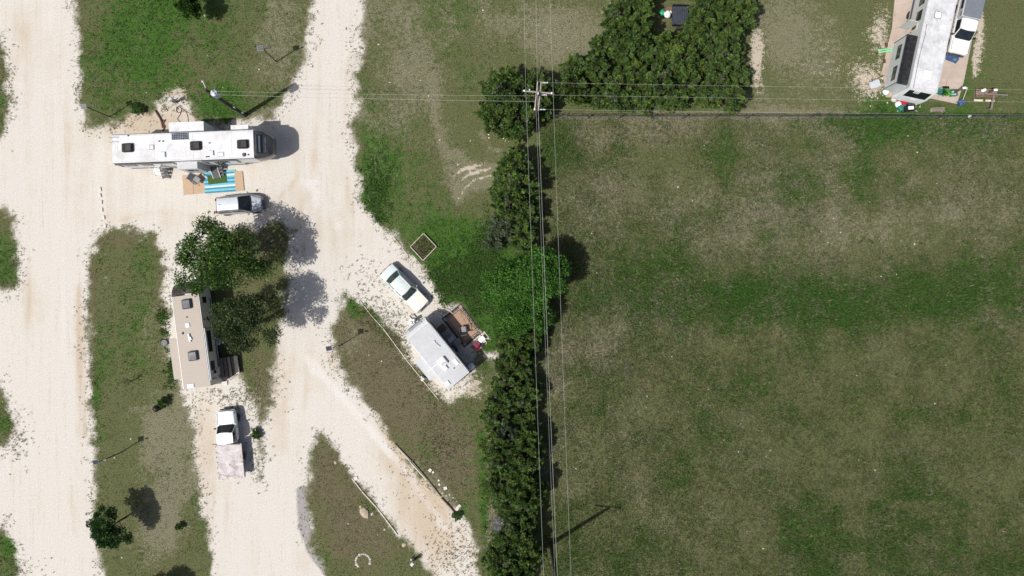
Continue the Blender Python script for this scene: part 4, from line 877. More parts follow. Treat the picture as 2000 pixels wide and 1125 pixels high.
for side in range(4):
    ln, dep = (Lr, Wr) if side % 2 == 0 else (Wr, Lr); sg = 1 if side < 2 else -1
    ax = (sg, 0) if side % 2 == 0 else (0, sg); ay = (0, -sg) if side % 2 == 0 else (sg, 0)
    o0 = (ay[0] * -dep / 2, ay[1] * -dep / 2); nU = int((ln - .5) / U); st0 = -nU * U / 2
    kline(o0, ax, ay, [(-ln / 2 + .06, .06), (ln / 2 - .06, .06)], .10); kline(o0, ax, ay, [(-ln / 2 + .42, .41), (ln / 2 - .42, .41)], .06)
    for k in range(nU):
        s0 = st0 + k * U; kline(o0, ax, ay, [(s0, .32), (s0, .14), (s0 + .24, .14), (s0 + .24, .25), (s0 + .12, .25)], .07)
tag(key.build('key_border', 'rug_brown', rug, smooth=False), kind='stuff')
fp = P(907, 642); g = folding_chair('dark patio chair with a grey seat on the key border rug', 906, 643, R_(100), 'dark_grey', 'black', 1.15, 'patio_chair')
MB().box((.02, 0, .46), (.42, .4, .02), 0, .008).build('cushion', 'grey', g)
cable('extension_cord', 'thin dark cord running across the tan patio rug', [(899, 606), (903, 618), (909, 628), (910, 636)], .012, 'black', 'cord', .045)
for i, (c4, l) in enumerate((([(920, 668), (938, 653), (946, 662), (928, 677)], 'upper white paving slab at the end of the patio rug'), ([(939, 652), (946, 647), (958.5, 663), (947, 662)], 'pale corner paving slab nearest the green trees'), ([(928.5, 677.5), (946.5, 662.7), (952, 670), (934, 684)], 'lower white paving slab beside the maroon chair'))):
    flat('paving_slab', l, 'paving slab', c4, 'slab_white', .0, .07, 'white slabs beside the patio rug')
tb = P(941, 662); tt = thing('low_table', 'low white table with a thin brown frame on the white slabs', 'table', (tb.x, tb.y, .07), R_(40))
MB().box((0, 0, .36), (.62, .46, .03), 0, .005).build('tabletop', 'porcelain', tt)
for sx in (-1, 1):
    MB().box((sx * .33, 0, .36), (.035, .5, .036)).build('frame', 'wood_brown', tt)
    for sy in (-1, 1): MB().box((sx * .3, sy * .2, .17), (.03, .03, .34)).build('leg', 'wood_brown', tt)
mc = P(929, 674); mch = thing('adirondack_chair', 'maroon plastic chair on the white slabs below the patio rug', 'chair', (mc.x, mc.y, .07), R_(150))
for k in range(4): MB().box((-.2 + k * .13, 0, .36 + k * .015), (.115, .5, .03), 0, .008).build('seat_slat', 'maroon', mch)
for k in range(5): MB().prof([(-.26, .34), (-.23, .34), (-.48, .95 - .04 * abs(k - 2)), (-.51, .95 - .04 * abs(k - 2))], -.26 + k * .106, -.165 + k * .106).build('back_slat', 'maroon', mch)
for s_ in (-1, 1):
    MB().box((0, s_ * .33, .56), (.62, .11, .03), 0, .01).build('armrest', 'maroon', mch); MB().box((.28, s_ * .31, .28), (.07, .04, .56)).build('leg', 'maroon', mch); MB().box((-.3, s_ * .29, .18), (.07, .04, .36)).build('leg', 'maroon', mch)
# shaded clutter between trailer and rug
def tote(name, label, cat, px, py, z, sx, sy, h, rz, body, lid):
    x, y, _ = anchor(px, py, z, (0, 0), 0); r = thing(name, label, cat, (x, y, 0), rz)
    MB().slab(rrect(0, 0, sx, sy, .05), 0, h, .01).build('body', body, r); MB().slab(rrect(0, 0, sx + .05, sy + .05, .06), h + .002, h + .07, .025).build('lid', lid, r); return r
tote('storage_box', 'tan storage box in the trailer shade left of the patio rug', 'box', 862, 641, .4, .8, .5, .5, .7, 'wood_tan', 'wood_brown')
tote('cooler', 'blue cooler in the shade along the small trailer', 'cooler', 881, 663, .4, .55, .4, .4, .7, 'blue_bin', 'light_grey')
tote('storage_box', 'grey storage tote in the shade next to the blue cooler', 'box', 893, 668, .4, .7, .5, .45, .6, 'grey', 'grey')
tote('storage_box', 'dark storage box in the shade near the trailer door', 'box', 872, 650, .4, .9, .45, .5, .65, 'dark_grey', 'grey')
tote('cooler', 'white and blue cooler standing at the trailer rear corner', 'cooler', 919, 717, .5, .75, .5, .5, .65, 'transformer', 'porcelain')
folding_chair('dark folding chair in the trailer shade by the patio rug', 886, 681, 2.4, 'navy', 'black')
spt = P(805, 627); sw = thing('spare_tire', 'white covered spare wheel lying by the small trailer hitch', 'spare tire', (spt.x, spt.y, 0), 0)
MB().lathe([(.16, .02), (.30, .0), (.36, .07), (.36, .15), (.30, .22), (.16, .2)], n=20).build('tyre', 'porcelain', sw); sw.scale = (1.0, .8, 1); sw.rotation_euler.z = .6
MB().lathe([(.001, .05), (.155, .05), (.155, .16), (.001, .16)], n=14).build('rim', 'dark_grey', sw)

# --- fifth wheel trailer, upper right --------------------------------------------------------
Z = 3.85; W = 2.5; pf = P(1803, 176, Z); ang = heading(0, 0, -17, 79); fw = Vector((math.cos(ang), math.sin(ang), 0)); L = 11.6
c = pf - fw * L / 2; rv = thing('fifth_wheel_trailer', 'weathered white trailer with black slide topper at the upper right', 'trailer', (c.x, c.y, 0), ang)
trailer_shell(rv, L, W, .7, Z, 'wall_grey', 'roof_dirty')
def loc4(px, py, z=Z): return loc_of(rv, px, py, z)
MB().prof([(L / 2, .75), (L / 2 + .30, .9), (L / 2 + .34, 2.2), (L / 2, Z - .02)], -W / 2, W / 2).build('front_cap', 'porcelain', rv)
MB().prof([(L / 2 + .305, 2.35), (L / 2 + .325, 2.36), (L / 2 + .09, 3.45), (L / 2 + .07, 3.44)], -1.02, 1.02).build('front_window', 'glass', rv)
for k in range(4): MB().prof([(L / 2 + .165, 3.1), (L / 2 + .182, 3.1), (L / 2 + .105, 3.46), (L / 2 + .088, 3.46)], -.52 + k * .14, -.44 + k * .14).build('window_bar', 'porcelain', rv)
x, y = loc4(1808, 148); vent(rv, x, y, Z + .02, .82, .74, 'porcelain', 'light_grey', .28)
x, y = loc4(1831, 30); vent(rv, x, y, Z + .02, .55, .55, 'porcelain', 'navy', .09); x, y = loc4(1843, 53.5); vent(rv, x, y, Z + .02, .42, .36)
roof_laps(rv, (-3.4, 1.0), W, Z, 'light_grey')
seam = [loc4(a, b) for a, b in ((1809, 48), (1806, 70), (1800, 90), (1794, 115), (1789, 140), (1783, 172))]
MB().tube([(a, b, Z + .022) for a, b in seam], .022, 5).build('roof_seam', 'dark_grey', rv)
q0, q1 = loc4(1772, 70, 3.0), loc4(1751, 166, 3.0); yo = .5 * (loc4(1763, 98, 3.0)[1] + loc4(1754, 140, 3.0)[1]) if False else None
side = 1 if q0[1] > 0 else -1
yo = side * (W / 2 + .95); x0, x1 = loc4(1786, 70, 3.2)[0], loc4(1766, 166, 3.2)[0]
so = slide_out(rv, x0, x1, side * W / 2, yo, .95, 3.2, side, 'wall_grey', 'navy', 0)
topg = MB().grid(lambda u, v: (x0 + .06 + (x1 - x0 - .12) * u, side * (W / 2 + .03 + .9 * v), 3.25 + .12 * (1 - v) - .03 * math.sin(v * 3.14) + .006 * math.sin(u * 31 + v * 9 + 4 * math.sin(u * 9))), 40, 8).build('slide_topper', 'black', so)
for u in (.3, .74): xx = x0 + (x1 - x0) * u; wall_window(so, xx, yo, 2.3, 1.25, .62, side, mat='glass_green')
for u in (.02, .98): MB().box((x0 + (x1 - x0) * u, yo + side * .012, 2.05), (.06, .03, 2.1)).build('trim', 'black', so)
for px, py in ((1797, 33), (1806, 2)): xx = loc4(px, py, 2.6)[0]; wall_window(rv, xx, side * W / 2, 2.7, .9, .8, side, mat='glass')
dx = loc4(1786, 56, 2.2)[0]; wall_door(rv, dx, side * W / 2, 1.85, .7, 1.9, side, 'wood_pale')
od = MB().box((dx - .42, side * (W / 2 + .42), 1.85), (.05, .8, 1.9), 0, .01).build('open_door', 'wall_grey', rv)
MB().box((dx - .455, side * (W / 2 + .42), 2.3), (.02, .42, .6)).build('door_window', 'glass', od)
MB().box((-1, side * (W / 2 + .01), 1.05), (L * .8, .02, .35)).build('side_stripe', 'navy', rv)
for sg in (-1, 1):
    for xx in (-2.2, -1.3): wheel(rv, xx, sg * (W / 2 - .15), .38, .22, sg)
    jack(rv, L / 2 - .6, sg * .95, .7); jack(rv, -L / 2 + .5, sg * .95, .7)
# concrete pad under it
cp_ = [(1752, -60), (1747, 0), (1742, 55), (1722, 140), (1726, 152), (1730, 190), (1820, 193), (1869, 203), (1882, 160), (1898, 80), (1908, 0), (1914, -60)]
o = MB().slab([tuple(P(a, b).xy) for a, b in cp_], -.02, .05, .015).build('concrete_pad', 'concrete', None); o['kind'] = 'structure'
rv.location.z = .05
# ------------------------------------------------------------------ cars and trucks
def body_loft(stations):
    rings = []
    for (x, zt, w, zb) in stations:
        h = zt - zb
        half = [(w * .86, zb), (w * .97, zb + h * .22), (w, zb + h * .55), (w * .985, zt - .10), (w * .93, zt - .03), (w * .80, zt), (w * .4, zt + .018)]
        rings.append([(x, y, z) for y, z in half] + [(x, -y, z) for y, z in half[::-1]])
    return rings
def panel(mb, x0, x1, w0, w1, z0, z1, crown=.03, mi=0, bow0=0.0, bow1=0.0, n=8):
    def fn(u, v):
        q = 2 * v - 1; w = w0 + (w1 - w0) * u; x = x0 + (x1 - x0) * u + (bow0 * (1 - u) + bow1 * u) * (1 - q * q)
        return (x, q * w, z0 + (z1 - z0) * u + crown * (1 - q ** 2) - crown * .8 * q ** 8)
    mb.grid(fn, n, n, mi); return mb
def cabin(root, xb0, xt0, xt1, xb1, wb, wt, zb, zt, paint, glass='glass', nside=2, roof_paint=None, crown=.05, bow=.12):
    mb = MB()
    ring0 = [(xb0, -wb, zb), (xb1, -wb, zb), (xb1 + bow, 0, zb), (xb1, wb, zb), (xb0, wb, zb), (xb0 - bow * .5, 0, zb)]
    ring1 = [(xt0, -wt, zt), (xt1, -wt, zt), (xt1 + bow * .8, 0, zt), (xt1, wt, zt), (xt0, wt, zt), (xt0 - bow * .3, 0, zt)]
    mb.loft([ring0, ring1]); cb = mb.build('cabin', paint, root, smooth=False)
    panel(MB(), xt0 - .02, xt1 + .02, wt, wt, zt + .006, zt + .006, crown, 0, -bow * .3, bow * .8).build('roof', roof_paint or paint, root)
    def scr(xb, xt, sgn, bb, bt, name):
        def fn(u, v):
            q = (2 * v - 1); f = .06 + .88 * u; w = (wb + (wt - wb) * f) * .94; x = xb + (xt - xb) * f; b_ = (bb + (bt - bb) * f) * (1 - q * q * .88)
            return (x + sgn * (abs(b_) + .02), q * w, zb + (zt - zb) * f + .014 + crown * .4 * f * (1 - q * q))
        return MB().grid(fn, 6, 10).build(name, glass, root)
    ws = scr(xb1, xt1, 1, bow, bow * .8, 'windshield'); scr(xb0, xt0, -1, bow * .5, bow * .3, 'rear_window')
    for s_ in (-1, 1): MB().tube([(xb1 + bow * .75, s_ * wb * .30 + .1, zb + .05), (xb1 + (xt1 - xb1) * .25 + bow * .9, s_ * wb * .30 - .42, zb + (zt - zb) * .25 + .05)], .010, 4).build('wiper', 'black', ws)
    for s_ in (-1, 1):
        for k in range(nside):
            a, b = k / nside + .05, (k + 1) / nside - .03
            def pt(f, g): return ((xb0 + (xb1 - xb0) * f) * (1 - g) + (xt0 + (xt1 - xt0) * f) * g, s_ * (wb + (wt - wb) * g + .008), zb + (zt - zb) * g)
            MB().grid(lambda u, v: pt(a + (b - a) * u, .10 + .76 * v), 2, 2).build('side_window', glass, root)
    return cb
def vehicle(name, label, cat, px, py, z, lx, ang, stations, cab, paint, wheels, wr, ww, group=None, trim='black', lampx=None, lens='lamp_lens', bump='dark_grey', hood=None, roof_paint=None, glass='glass', mirror=True, base=0.0, hoodpaint=None, rim='alu', nside=2, bow=.12, deck=None, tail=True):
    x, y, _ = anchor(px, py, z, (lx, 0), ang); root = thing(name, label, cat, (x, y, base), ang, group)
    b = MB().loft(body_loft(stations)).build('body', paint, root)
    bv = b.modifiers.new('round', 'SUBSURF'); bv.levels = 1; bv.render_levels = 2
    cabin(root, *cab, paint, glass, nside, roof_paint, bow=bow)
    if hood: panel(MB(), *hood).build('hood', hoodpaint or paint, root)
    if hood:
        for s_ in (-1, 1): MB().tube([(hood[0] + .05, s_ * hood[2] * .97, hood[4] + .012), (hood[1] - .05, s_ * hood[3] * .97, hood[5] + .012)], .016, 5).build('hood_seam', 'dark_grey', root)
        MB().slab(rrect(hood[0] - .02, 0, .10, hood[2] * 1.7, .04), hood[4] - .02, hood[4] + .02, .01).build('cowl', 'black', root)
    if deck: panel(MB(), *deck).build('boot_lid', hoodpaint or paint, root)
    wmax = max(s[2] for s in stations); xr, xf = stations[0][0], stations[-1][0]
    for xx in wheels:
        for s_ in (-1, 1):
            wheel(root, xx, s_ * (wmax - ww / 2 + .015), wr, ww, s_, rim)
    zt = stations[-1][1]; wf = stations[-2][2]; wrr = stations[1][2]
    MB().slab(rrect(xf - .02, 0, .22, wf * 1.8, .1), .35, .55, .03).build('front_bumper', bump, root)
    MB().slab(rrect(xr + .02, 0, .20, wrr * 1.8, .1), .38, .56, .03).build('rear_bumper', bump, root)
    for s_ in (-1, 1):
        MB().slab(rrect(xf - .10, s_ * wf * .68, .24, wf * .42, .05), zt - .17, zt - .035, .03).build('headlight', lens, root)
        if tail: MB().slab(rrect(xr + .06, s_ * wrr * .74, .16, wrr * .34, .04), .68, .86, .03).build('taillight', 'red_lens', root)
        if mirror: MB().slab(rrect(cab[3] - .18, s_ * (wmax + .10), .14, .22, .05), cab[6] + .05, cab[6] + .20, .04).build('mirror', trim, root)
        for k, hx in enumerate(((cab[0] + cab[3]) / 2 - .1, (cab[0] + cab[3]) / 2 + .75)[:nside]): MB().box((hx, s_ * (wmax + .012), cab[6] - .12), (.17, .03, .035), 0, .01).build('door_handle', trim, root)
    MB().box((xf + .035, 0, .62), (.03, wf * .9, .14)).build('grille', 'black', root)
    return root
# silver hatchback
ang = heading(420, 403, 509, 396.5)
v = vehicle('parked_car', 'silver hatchback car parked on the gravel below the striped rug', 'car', 421, 402, .9, -2.16, ang,
        [(-2.2, .72, .60, .42), (-2.12, .92, .78, .30), (-1.7, .98, .87, .25), (-.8, .99, .90, .24), (.5, .98, .90, .24), (1.15, .93, .885, .24), (1.75, .80, .83, .26), (2.1, .68, .68, .32), (2.22, .56, .46, .38)],
        (-2.02, -1.72, .12, 1.15, .80, .63, .97, 1.56), 'silver_side', (-1.32, 1.36), .32, .21, lampx=1.8, hood=(1.22, 2.02, .76, .52, .945, .70, .05, 0, .1, .1), roof_paint='silver_paint', hoodpaint='silver_paint', trim='silver_side')
MB().box((-1.5, 0, 1.62), (.16, .05, .05), 0, .015).build('roof_antenna', 'black', v)
for s_ in (-1, 1): MB().tube([(-1.6, s_ * .60, 1.60), (.05, s_ * .60, 1.60)], .02, 6).build('roof_rail', 'dark_grey', v)
# white flatbed truck
ang = heading(452, 937, 438.4, 803)
v = vehicle('flatbed_truck', 'white pickup truck with a worn bare metal flatbed', 'truck', 439, 803, 1.15, 3.15, ang,
        [(.16, 1.08, .86, .55), (.3, 1.14, .93, .48), (.9, 1.16, .95, .46), (1.7, 1.15, .95, .45), (2.3, 1.13, .94, .45), (2.85, 1.08, .92, .46), (3.12, .98, .84, .5), (3.2, .85, .74, .55)],
        (.16, .22, 1.12, 1.78, .88, .74, 1.13, 1.82), 'white_paint', (2.35,), .40, .26, hood=(1.85, 3.06, .86, .78, 1.165, 1.09, .05, 0, .1, .06), lens='lamp_lens', bump='dark_grey', nside=1, tail=False)
bd = MB().box((-1.62, 0, 1.02), (3.25, 2.42, .12), 0, .02).build('flatbed', 'flatbed_metal', v)
for s_ in (-1, 1):
    for k in range(7): MB().box((-.15 - k * .49, s_ * 1.24, 1.03), (.10, .055, .12)).build('stake_pocket', 'rust' if k % 3 else 'black', bd)
    MB().box((-1.62, s_ * 1.2, .9), (3.2, .06, .12)).build('side_beam', 'rust', bd); MB().box((-1.7, s_ * .45, .78), (3.1, .12, .2)).build('chassis_rail', 'black', v)
    for yy in (.72, .98): wheel(v, -1.35, s_ * yy, .40, .24, s_)
    MB().box((-3.27, s_ * .9, .95), (.03, .2, .1)).build('taillight', 'red_lens', bd)
for k in range(4): MB().box((-3.265, -.9 + k * .6, 1.05), (.05, .07, .05)).build('rear_hook', 'black', bd)
hb = MB().box((.055, .12, 1.32), (.07, 2.62, .10), R_(-5), .01)
hb.box((.06, .0, 1.2), (.05, 2.3, .2), R_(-3)); hb.build('headboard', 'black', v); MB().lathe([(.06, 1.082), (.07, 1.09), (.06, 1.1), (.001, 1.1)], (-1.95, .05, 0), n=10).build('hitch_hole', 'black', bd)
for k in range(3): MB().box((.62, -.22 + k * .22, 1.885), (.06, .10, .03), 0, .01).build('roof_light', 'lamp_lens', v)
# pale blue old sedan
ang = heading(753, 527, 823, 598.5)
v = vehicle('old_car', 'old pale blue saloon car with a rust patched roof', 'car', 825, 599.5, .85, 2.5, ang,
        [(-2.52, .72, .72, .42), (-2.45, .86, .84, .36), (-1.9, .93, .89, .32), (-1.0, .95, .91, .3), (.3, .95, .92, .3), (.9, .95, .92, .3), (1.6, .92, .91, .32), (2.3, .86, .89, .36), (2.5, .80, .84, .42), (2.56, .66, .78, .46)],
        (-1.66, -1.05, .38, .92, .80, .64, .93, 1.42), 'pale_blue_paint', (-1.5, 1.55), .33, .2, hood=(1.02, 2.46, .83, .82, .955, .885, .035, 0, .13, .06), deck=(-2.44, -1.72, .80, .80, .905, .95, .03, 0, 0, 0), hoodpaint=None, roof_paint='pale_blue_paint', bump='chrome', rim='chrome', trim='chrome', glass='glass_green')
for c_ in v.children:
    if c_.name.startswith('hood'): c_.data.materials[0] = MATS['ivory_paint']
# pickup with camper shell
ang = heading(1895.8, 1, 1872.6, 103.5)
v = vehicle('pickup_truck', 'white pickup truck with a grey camper shell over its bed', 'truck', 1872.8, 103, 1.08, 2.72, ang,
        [(-2.72, .9, .86, .5), (-2.66, 1.02, .92, .44), (-1.5, 1.05, .94, .42), (0, 1.06, .94, .42), (1.2, 1.06, .94, .42), (2.0, 1.05, .93, .42), (2.6, 1.02, .90, .44), (2.74, .90, .84, .48)],
        (-.28, -.22, .68, 1.34, .88, .74, 1.04, 1.76), 'white_paint', (-1.6, 1.75), .38, .24, hood=(1.42, 2.64, .86, .84, 1.085, 1.05, .03, 0, .1, .04), lens='lamp_lens', bump='dark_grey', nside=1, base=.05, tail=True, trim='black')
sh = MB().slab(rrect(-1.53, 0, 2.36, 1.82, .08), 1.04, 1.86, .05).build('camper_shell', 'light_grey', v)
MB().slab(rrect(-1.53, 0, 2.30, 1.72, .10), 1.862, 1.90, .03).build('shell_roof', 'shell_grey', sh)
for s_ in (-1, 1):
    MB().box((-1.75, s_ * .918, 1.52), (1.2, .02, .36), 0).build('shell_window', 'glass', sh); MB().box((-.72, s_ * .918, 1.62), (.26, .02, .10)).build('shell_vent', 'black', sh); MB().box((-.50, s_ * .918, 1.62), (.10, .02, .10)).build('shell_vent', 'black', sh)

# ------------------------------------------------------------------ solar street lamps
def solar_lamp(px, py, label, h=3.9):
    p = P(px, py, h); q = thing('solar_street_lamp', label, 'street lamp', (p.x + .22, p.y - .02, 0), 0, 'solar street lamps along the gravel roads')
    MB().tube([(0, 0, -.1), (0, 0, h - .05)], [.05, .04], 10).build('pole', 'black', q)
    MB().lathe([(.12, 0), (.12, .03), (.06, .06), (.05, .06)], n=10).build('base_plate', 'dark_grey', q)
    pn = MB().box((0, 0, 0), (.54, .44, .03), 0, .005).build('solar_panel', 'grey', q, loc=(-.2, 0, h + .03)); pn.rotation_euler = (R_(20), 0, R_(8))
    for i in range(3):
        for j in range(2): MB().box((-.165 + i * .165, -.1 + j * .2, .0195), (.155, .19, .006), 0).build('solar_cell', 'solar', pn)
    MB().tube([(0, 0, h - .3), (.38, .1, h - .22)], .025, 6).build('arm', 'black', q); MB().slab(rrect(.5, .13, .3, .17, .05, 3, .25), h - .25, h - .18, .02).build('lamp_head', 'dark_grey', q)
solar_lamp(163, 208, 'solar street lamp beside the white road left of the long trailer')
solar_lamp(508, 94, 'solar street lamp on the lawn above the long trailer')
solar_lamp(642, 680, 'solar street lamp at the tip of the brown grass island')
solar_lamp(187, 902, 'solar street lamp on the road edge left of the flatbed truck')

# ------------------------------------------------------------------ power poles and wires
def insul(root, p, axis='z', n=3, name='insulator', r=.075):
    mb = MB()
    for k in range(n):
        o_ = k * .12; prof_ = [(.02, o_), (r, o_ + .03), (r * .8, o_ + .06), (.03, o_ + .10)]; mb.lathe(prof_, p, axis, 10)
    return tag(mb.build(name, 'porcelain', root), kind=None)
# pole with the transformer
pb = P(478, 225); hp = 9.1; pt = thing('transformer_pole', 'dark wooden utility pole with a grey transformer and its long shadow', 'utility pole', (pb.x, pb.y, 0))
MB().tube([(0, 0, -.2), (0, 0, hp * .5), (.0, .0, hp)], [.20, .17, .13], 12).build('pole', 'pole_wood', pt)
tr = MB().lathe([(.001, 7.55), (.27, 7.55), (.29, 7.62), (.29, 8.35), (.30, 8.37), (.27, 8.45), (.08, 8.50), (.001, 8.5)], (.46, -.10, 0), n=20).build('transformer', 'transformer', pt)
insul(tr, (.40, -.02, 8.48), n=2); insul(tr, (.56, -.2, 8.42), n=2); MB().box((.2, -.05, 8.0), (.25, .08, .5)).build('bracket', 'grey', pt)
ca_ = MB().tube([(0, 0, hp - .3), (-.05, .3, hp - .15), (-.12, .62, hp + .05)], .03, 6).build('cutout_arm', 'porcelain', pt); insul(ca_, (-.12, .62, hp + .05), n=2)
for k, zz in enumerate((1.2, 3.2, 7.2)): MB().box((.19 if k else .2, -.03, zz), (.1, .14, .42)).build('conduit_box', 'porcelain', pt)
MB().tube([(.02, -.19, .1), (.02, -.17, 2.4)], .035, 6).build('conduit', 'light_grey', pt)
# crossarm pole, the line pole at the bottom, and their out-of-view neighbours
hp2 = 10.5
def cross_pole(base, label, full=True):
    q = thing('power_pole', label, 'utility pole', (base[0], base[1], 0), 0)
    MB().tube([(0, 0, -.2), (0, 0, hp2 * .5), (0, 0, hp2)], [.22, .19, .14], 12).build('pole', 'pole_wood', q)
    a = MB().box((0, .18, hp2 - .25), (2.5, .10, .13), R_(-5)).build('crossarm', 'arm_wood', q)
    for x_, y_ in ((-1.12, .28), (1.12, .08)): insul(a, (x_, y_, hp2 - .18), n=2)
    insul(q, (0, 0, hp2), n=2)
    if full:
        for dx in (-.15, .15):
            b_ = MB().box((dx, -.05, hp2 - .55), (.10, 2.4, .13), R_(-6), 0).build('crossarm', 'arm_wood', q)
            if dx > 0:
                for yy in (-1.1, .1, 1.1): insul(b_, (dx + .12 + yy * .10, yy - .05, hp2 - .55), 'x', 4, 'strain_insulator', .065)
            else: insul(b_, (dx - .12, -1.15, hp2 - .48), n=2)
        for s_ in (-1, 1): MB().tube([(0, 0, hp2 - 1.3), (s_ * .02 + .0, s_ * .8, hp2 - .62)], .025, 5).build('arm_brace', 'alu', q)
        MB().box((-.7, .32, hp2 - .1), (.08, .08, .3)).build('lightning_arrester', 'porcelain', q)
    return q
b1 = P(1051, 183, hp2); b2 = P(1076, 1062)
cross_pole((b1.x, b1.y), 'power pole with crossed double arms standing in the juniper clump')
cross_pole((b2.x, b2.y), 'line pole at the lower end of the hedgerow casting a thin shadow', False)
def wire(label, a, b, sag, r=.022):
    a, b = Vector(a), Vector(b); r *= .48; pts = [a.lerp(b, t / 14) - Vector((0, 0, sag * 4 * (t / 14) * (1 - t / 14))) for t in range(15)]; c = pts[0].copy()
    tag(MB().tube([p - c for p in pts], r, 5).build('power_wire', 'wire', None, loc=c), label, 'wire', 'overhead power wires')
zt = hp2 - .05
tops = [P(1027, 178, zt), P(1050, 183, hp2 + .2), P(1080.5, 183.5, zt)]; bots = [(b2.x - 1.12, b2.y + .28, zt), (b2.x, b2.y, hp2 + .2), (b2.x + 1.12, b2.y + .08, zt)]
nm = ['leftmost', 'middle', 'right hand']
for k in range(3):
    wire(f'{nm[k]} overhead wire running down along the hedgerow', tops[k], bots[k], .5, .026 if k == 1 else .02)
    up = P((1022.5, 1046, 1072)[k], -60, zt); d = (up - tops[k]); wire(f'{nm[k]} overhead wire running from the crossarm pole to the top edge', tops[k], tops[k] + d * 1.2, .1, .02)
    bb = Vector(bots[k]); wire(f'{nm[k]} overhead wire leaving the bottom line pole', bb, bb + Vector((.6, -14, .1)), .1, .02)
wire('lower neutral wire beneath the middle overhead wire by the hedgerow', (b1.x - .12, b1.y - .1, hp2 - 2.2), (b2.x - .1, b2.y + .1, hp2 - 2.0), .5, .016)
for k, (yy, y0, y1) in enumerate(((1.1, 163, 176), (.1, 190, 200), (-1.1, 215, 225))):
    s_ = Vector((b1.x + .75 + yy * .1, b1.y + yy - .05, hp2 - .55)); e_ = P(2060, y1, hp2 - .7)
    wire(f"{['upper', 'middle', 'lower'][k]} thin overhead wire crossing the grove towards the right", s_, e_, .15, .014)
wire('upper overhead wire from the transformer pole across the white road', (pb.x + .45, pb.y - .05, 8.75), (b1.x - .1, b1.y - .02, hp2 - .6), .25, .016)
wire('lower overhead wire from the transformer pole across the white road', (pb.x + .5, pb.y - .30, 8.6), (b1.x - .15, b1.y - .28, hp2 - 1.4), .25, .02)

# ------------------------------------------------------------------ pipe fence
fe = thing('pipe_fence', 'dark pipe fence with posts and two rails between grove and pasture', 'fence', (P(1090, 231).x, P(1090, 231).y, 0))
xs = [P(x, 222).x for x in range(1086, 2120, 62)]; fx0 = fe.location.x; n_ = len(xs)
post = None
for k, x in enumerate(xs):
    dy = -.02 * math.sin(k * 1.3)
    if post is None: post = MB().tube([(0, 0, -.1), (0, 0, 1.32)], .05, 8).build('post', 'dark_grey', fe); c_ = post
    else: c_ = post.copy(); COL.objects.link(c_); c_.parent = fe
    c_.location = (x - fx0, dy, 0); c_.rotation_euler = (R_(random.uniform(-2, 2)), 0, 0)
for zz, r_ in ((1.28, .028), (.75, .014)): MB().tube([(xs[0] - fx0 - 1 + (xs[-1] - xs[0] + 1) * t / 30, .015 * math.sin(t * 2.1), zz + .015 * math.sin(t * 1.7)) for t in range(31)], r_, 6).build('rail', 'black' if zz > 1 else 'dark_grey', fe)
for zz in (.3, 1.02): MB().tube([(xs[0] - fx0 + (xs[-1] - xs[0]) * t / 20, .05, zz) for t in range(21)], .009, 4).build('fence_wire', 'grey', fe)

# ------------------------------------------------------------------ timber edging, beds, stones
def edging(name, label, pts, mat, w=.10, h=.12, seg=2.4, gap=.05):
    P0 = [P(a, b) for a, b in pts]; root = thing(name, label, 'edging', tuple(P0[0]), 0, 'timber edging along the trailer sites'); c = P0[0]
    for a, b in zip(P0[:-1], P0[1:]):
        d = (b - a); n_ = max(1, round(d.length / seg)); an = math.atan2(d.y, d.x)
        for k in range(n_):
            m = a + d * ((k + .5) / n_) - c; MB().box((m.x + random.uniform(-.02, .02), m.y + random.uniform(-.02, .02), h / 2), (d.length / n_ - gap, w * random.uniform(.85, 1.1), h * random.uniform(.8, 1.1)), an + R_(random.uniform(-1.2, 1.2)), .01).build('timber', mat, root)
    return root
edging('timber_edging', 'white weathered timber edging left of the small white trailer', [(703, 586), (722, 612), (748, 641), (790, 697), (822, 738), (858, 781)], 'wood_pale', .07, .09)
edging('timber_edging', 'short pale timber edging on the verge left of the diamond planter', [(768, 461), (786, 484), (798, 500)], 'wood_pale', .07, .09, 1.2)
edging('timber_edging', 'thin broken timber edging between the diamond planter and old car', [(805, 497), (826, 522)], 'wood_pale', .05, .07, .9)
edging('timber_edging', 'grey timber edging on the upper side of the empty gravel site', [(771, 866), (804, 901), (838, 940), (862, 970)], 'wood_grey', .10, .16)
edging('timber_edging', 'pale second timber laid beside the grey edging of the empty site', [(775, 873), (800, 900), (834, 938)], 'wood_pale', .08, .1)
edging('timber_edging', 'dark leaning timber at the lower end of the empty gravel site', [(862, 971), (878, 988), (893, 1008)], 'wood_brown', .09, .22)
edging('timber_edging', 'pale timber edging on the lower side of the empty gravel site', [(687, 934), (707, 959), (736, 992), (752, 1012), (777, 1045)], 'wood_pale', .09, .12)
edging('timber_edging', 'thin pale timber edging between the old car and green lawn', [(866, 590), (876, 604), (884, 612)], 'wood_pale', .07, .09, 1)
pl = thing('planter_bed', 'diamond shaped wooden planter bed with weeds on the green lawn', 'planter', tuple(P(828, 482)), 0)
cs = [P(828, 456) - P(828, 482), P(853, 482) - P(828, 482), P(827, 509) - P(828, 482), P(802, 482) - P(828, 482)]
for k in range(4):
    a, b = cs[k], cs[(k + 1) % 4]; m = (a + b) / 2; d = b - a
    MB().box((m.x, m.y, .14), (d.length - .05, .06, .28), math.atan2(d.y, d.x), .008).build('board', 'wood_pale', pl)
MB().slab([(p.x * .95, p.y * .95) for p in cs], .0, .10).build('soil', 'soil', pl)
bs = np.array([[random.uniform(-.75, .75), random.uniform(-.75, .75), .1] for _ in range(90)]); bs = bs[np.abs(bs[:, 0]) + np.abs(bs[:, 1]) < 1.0]
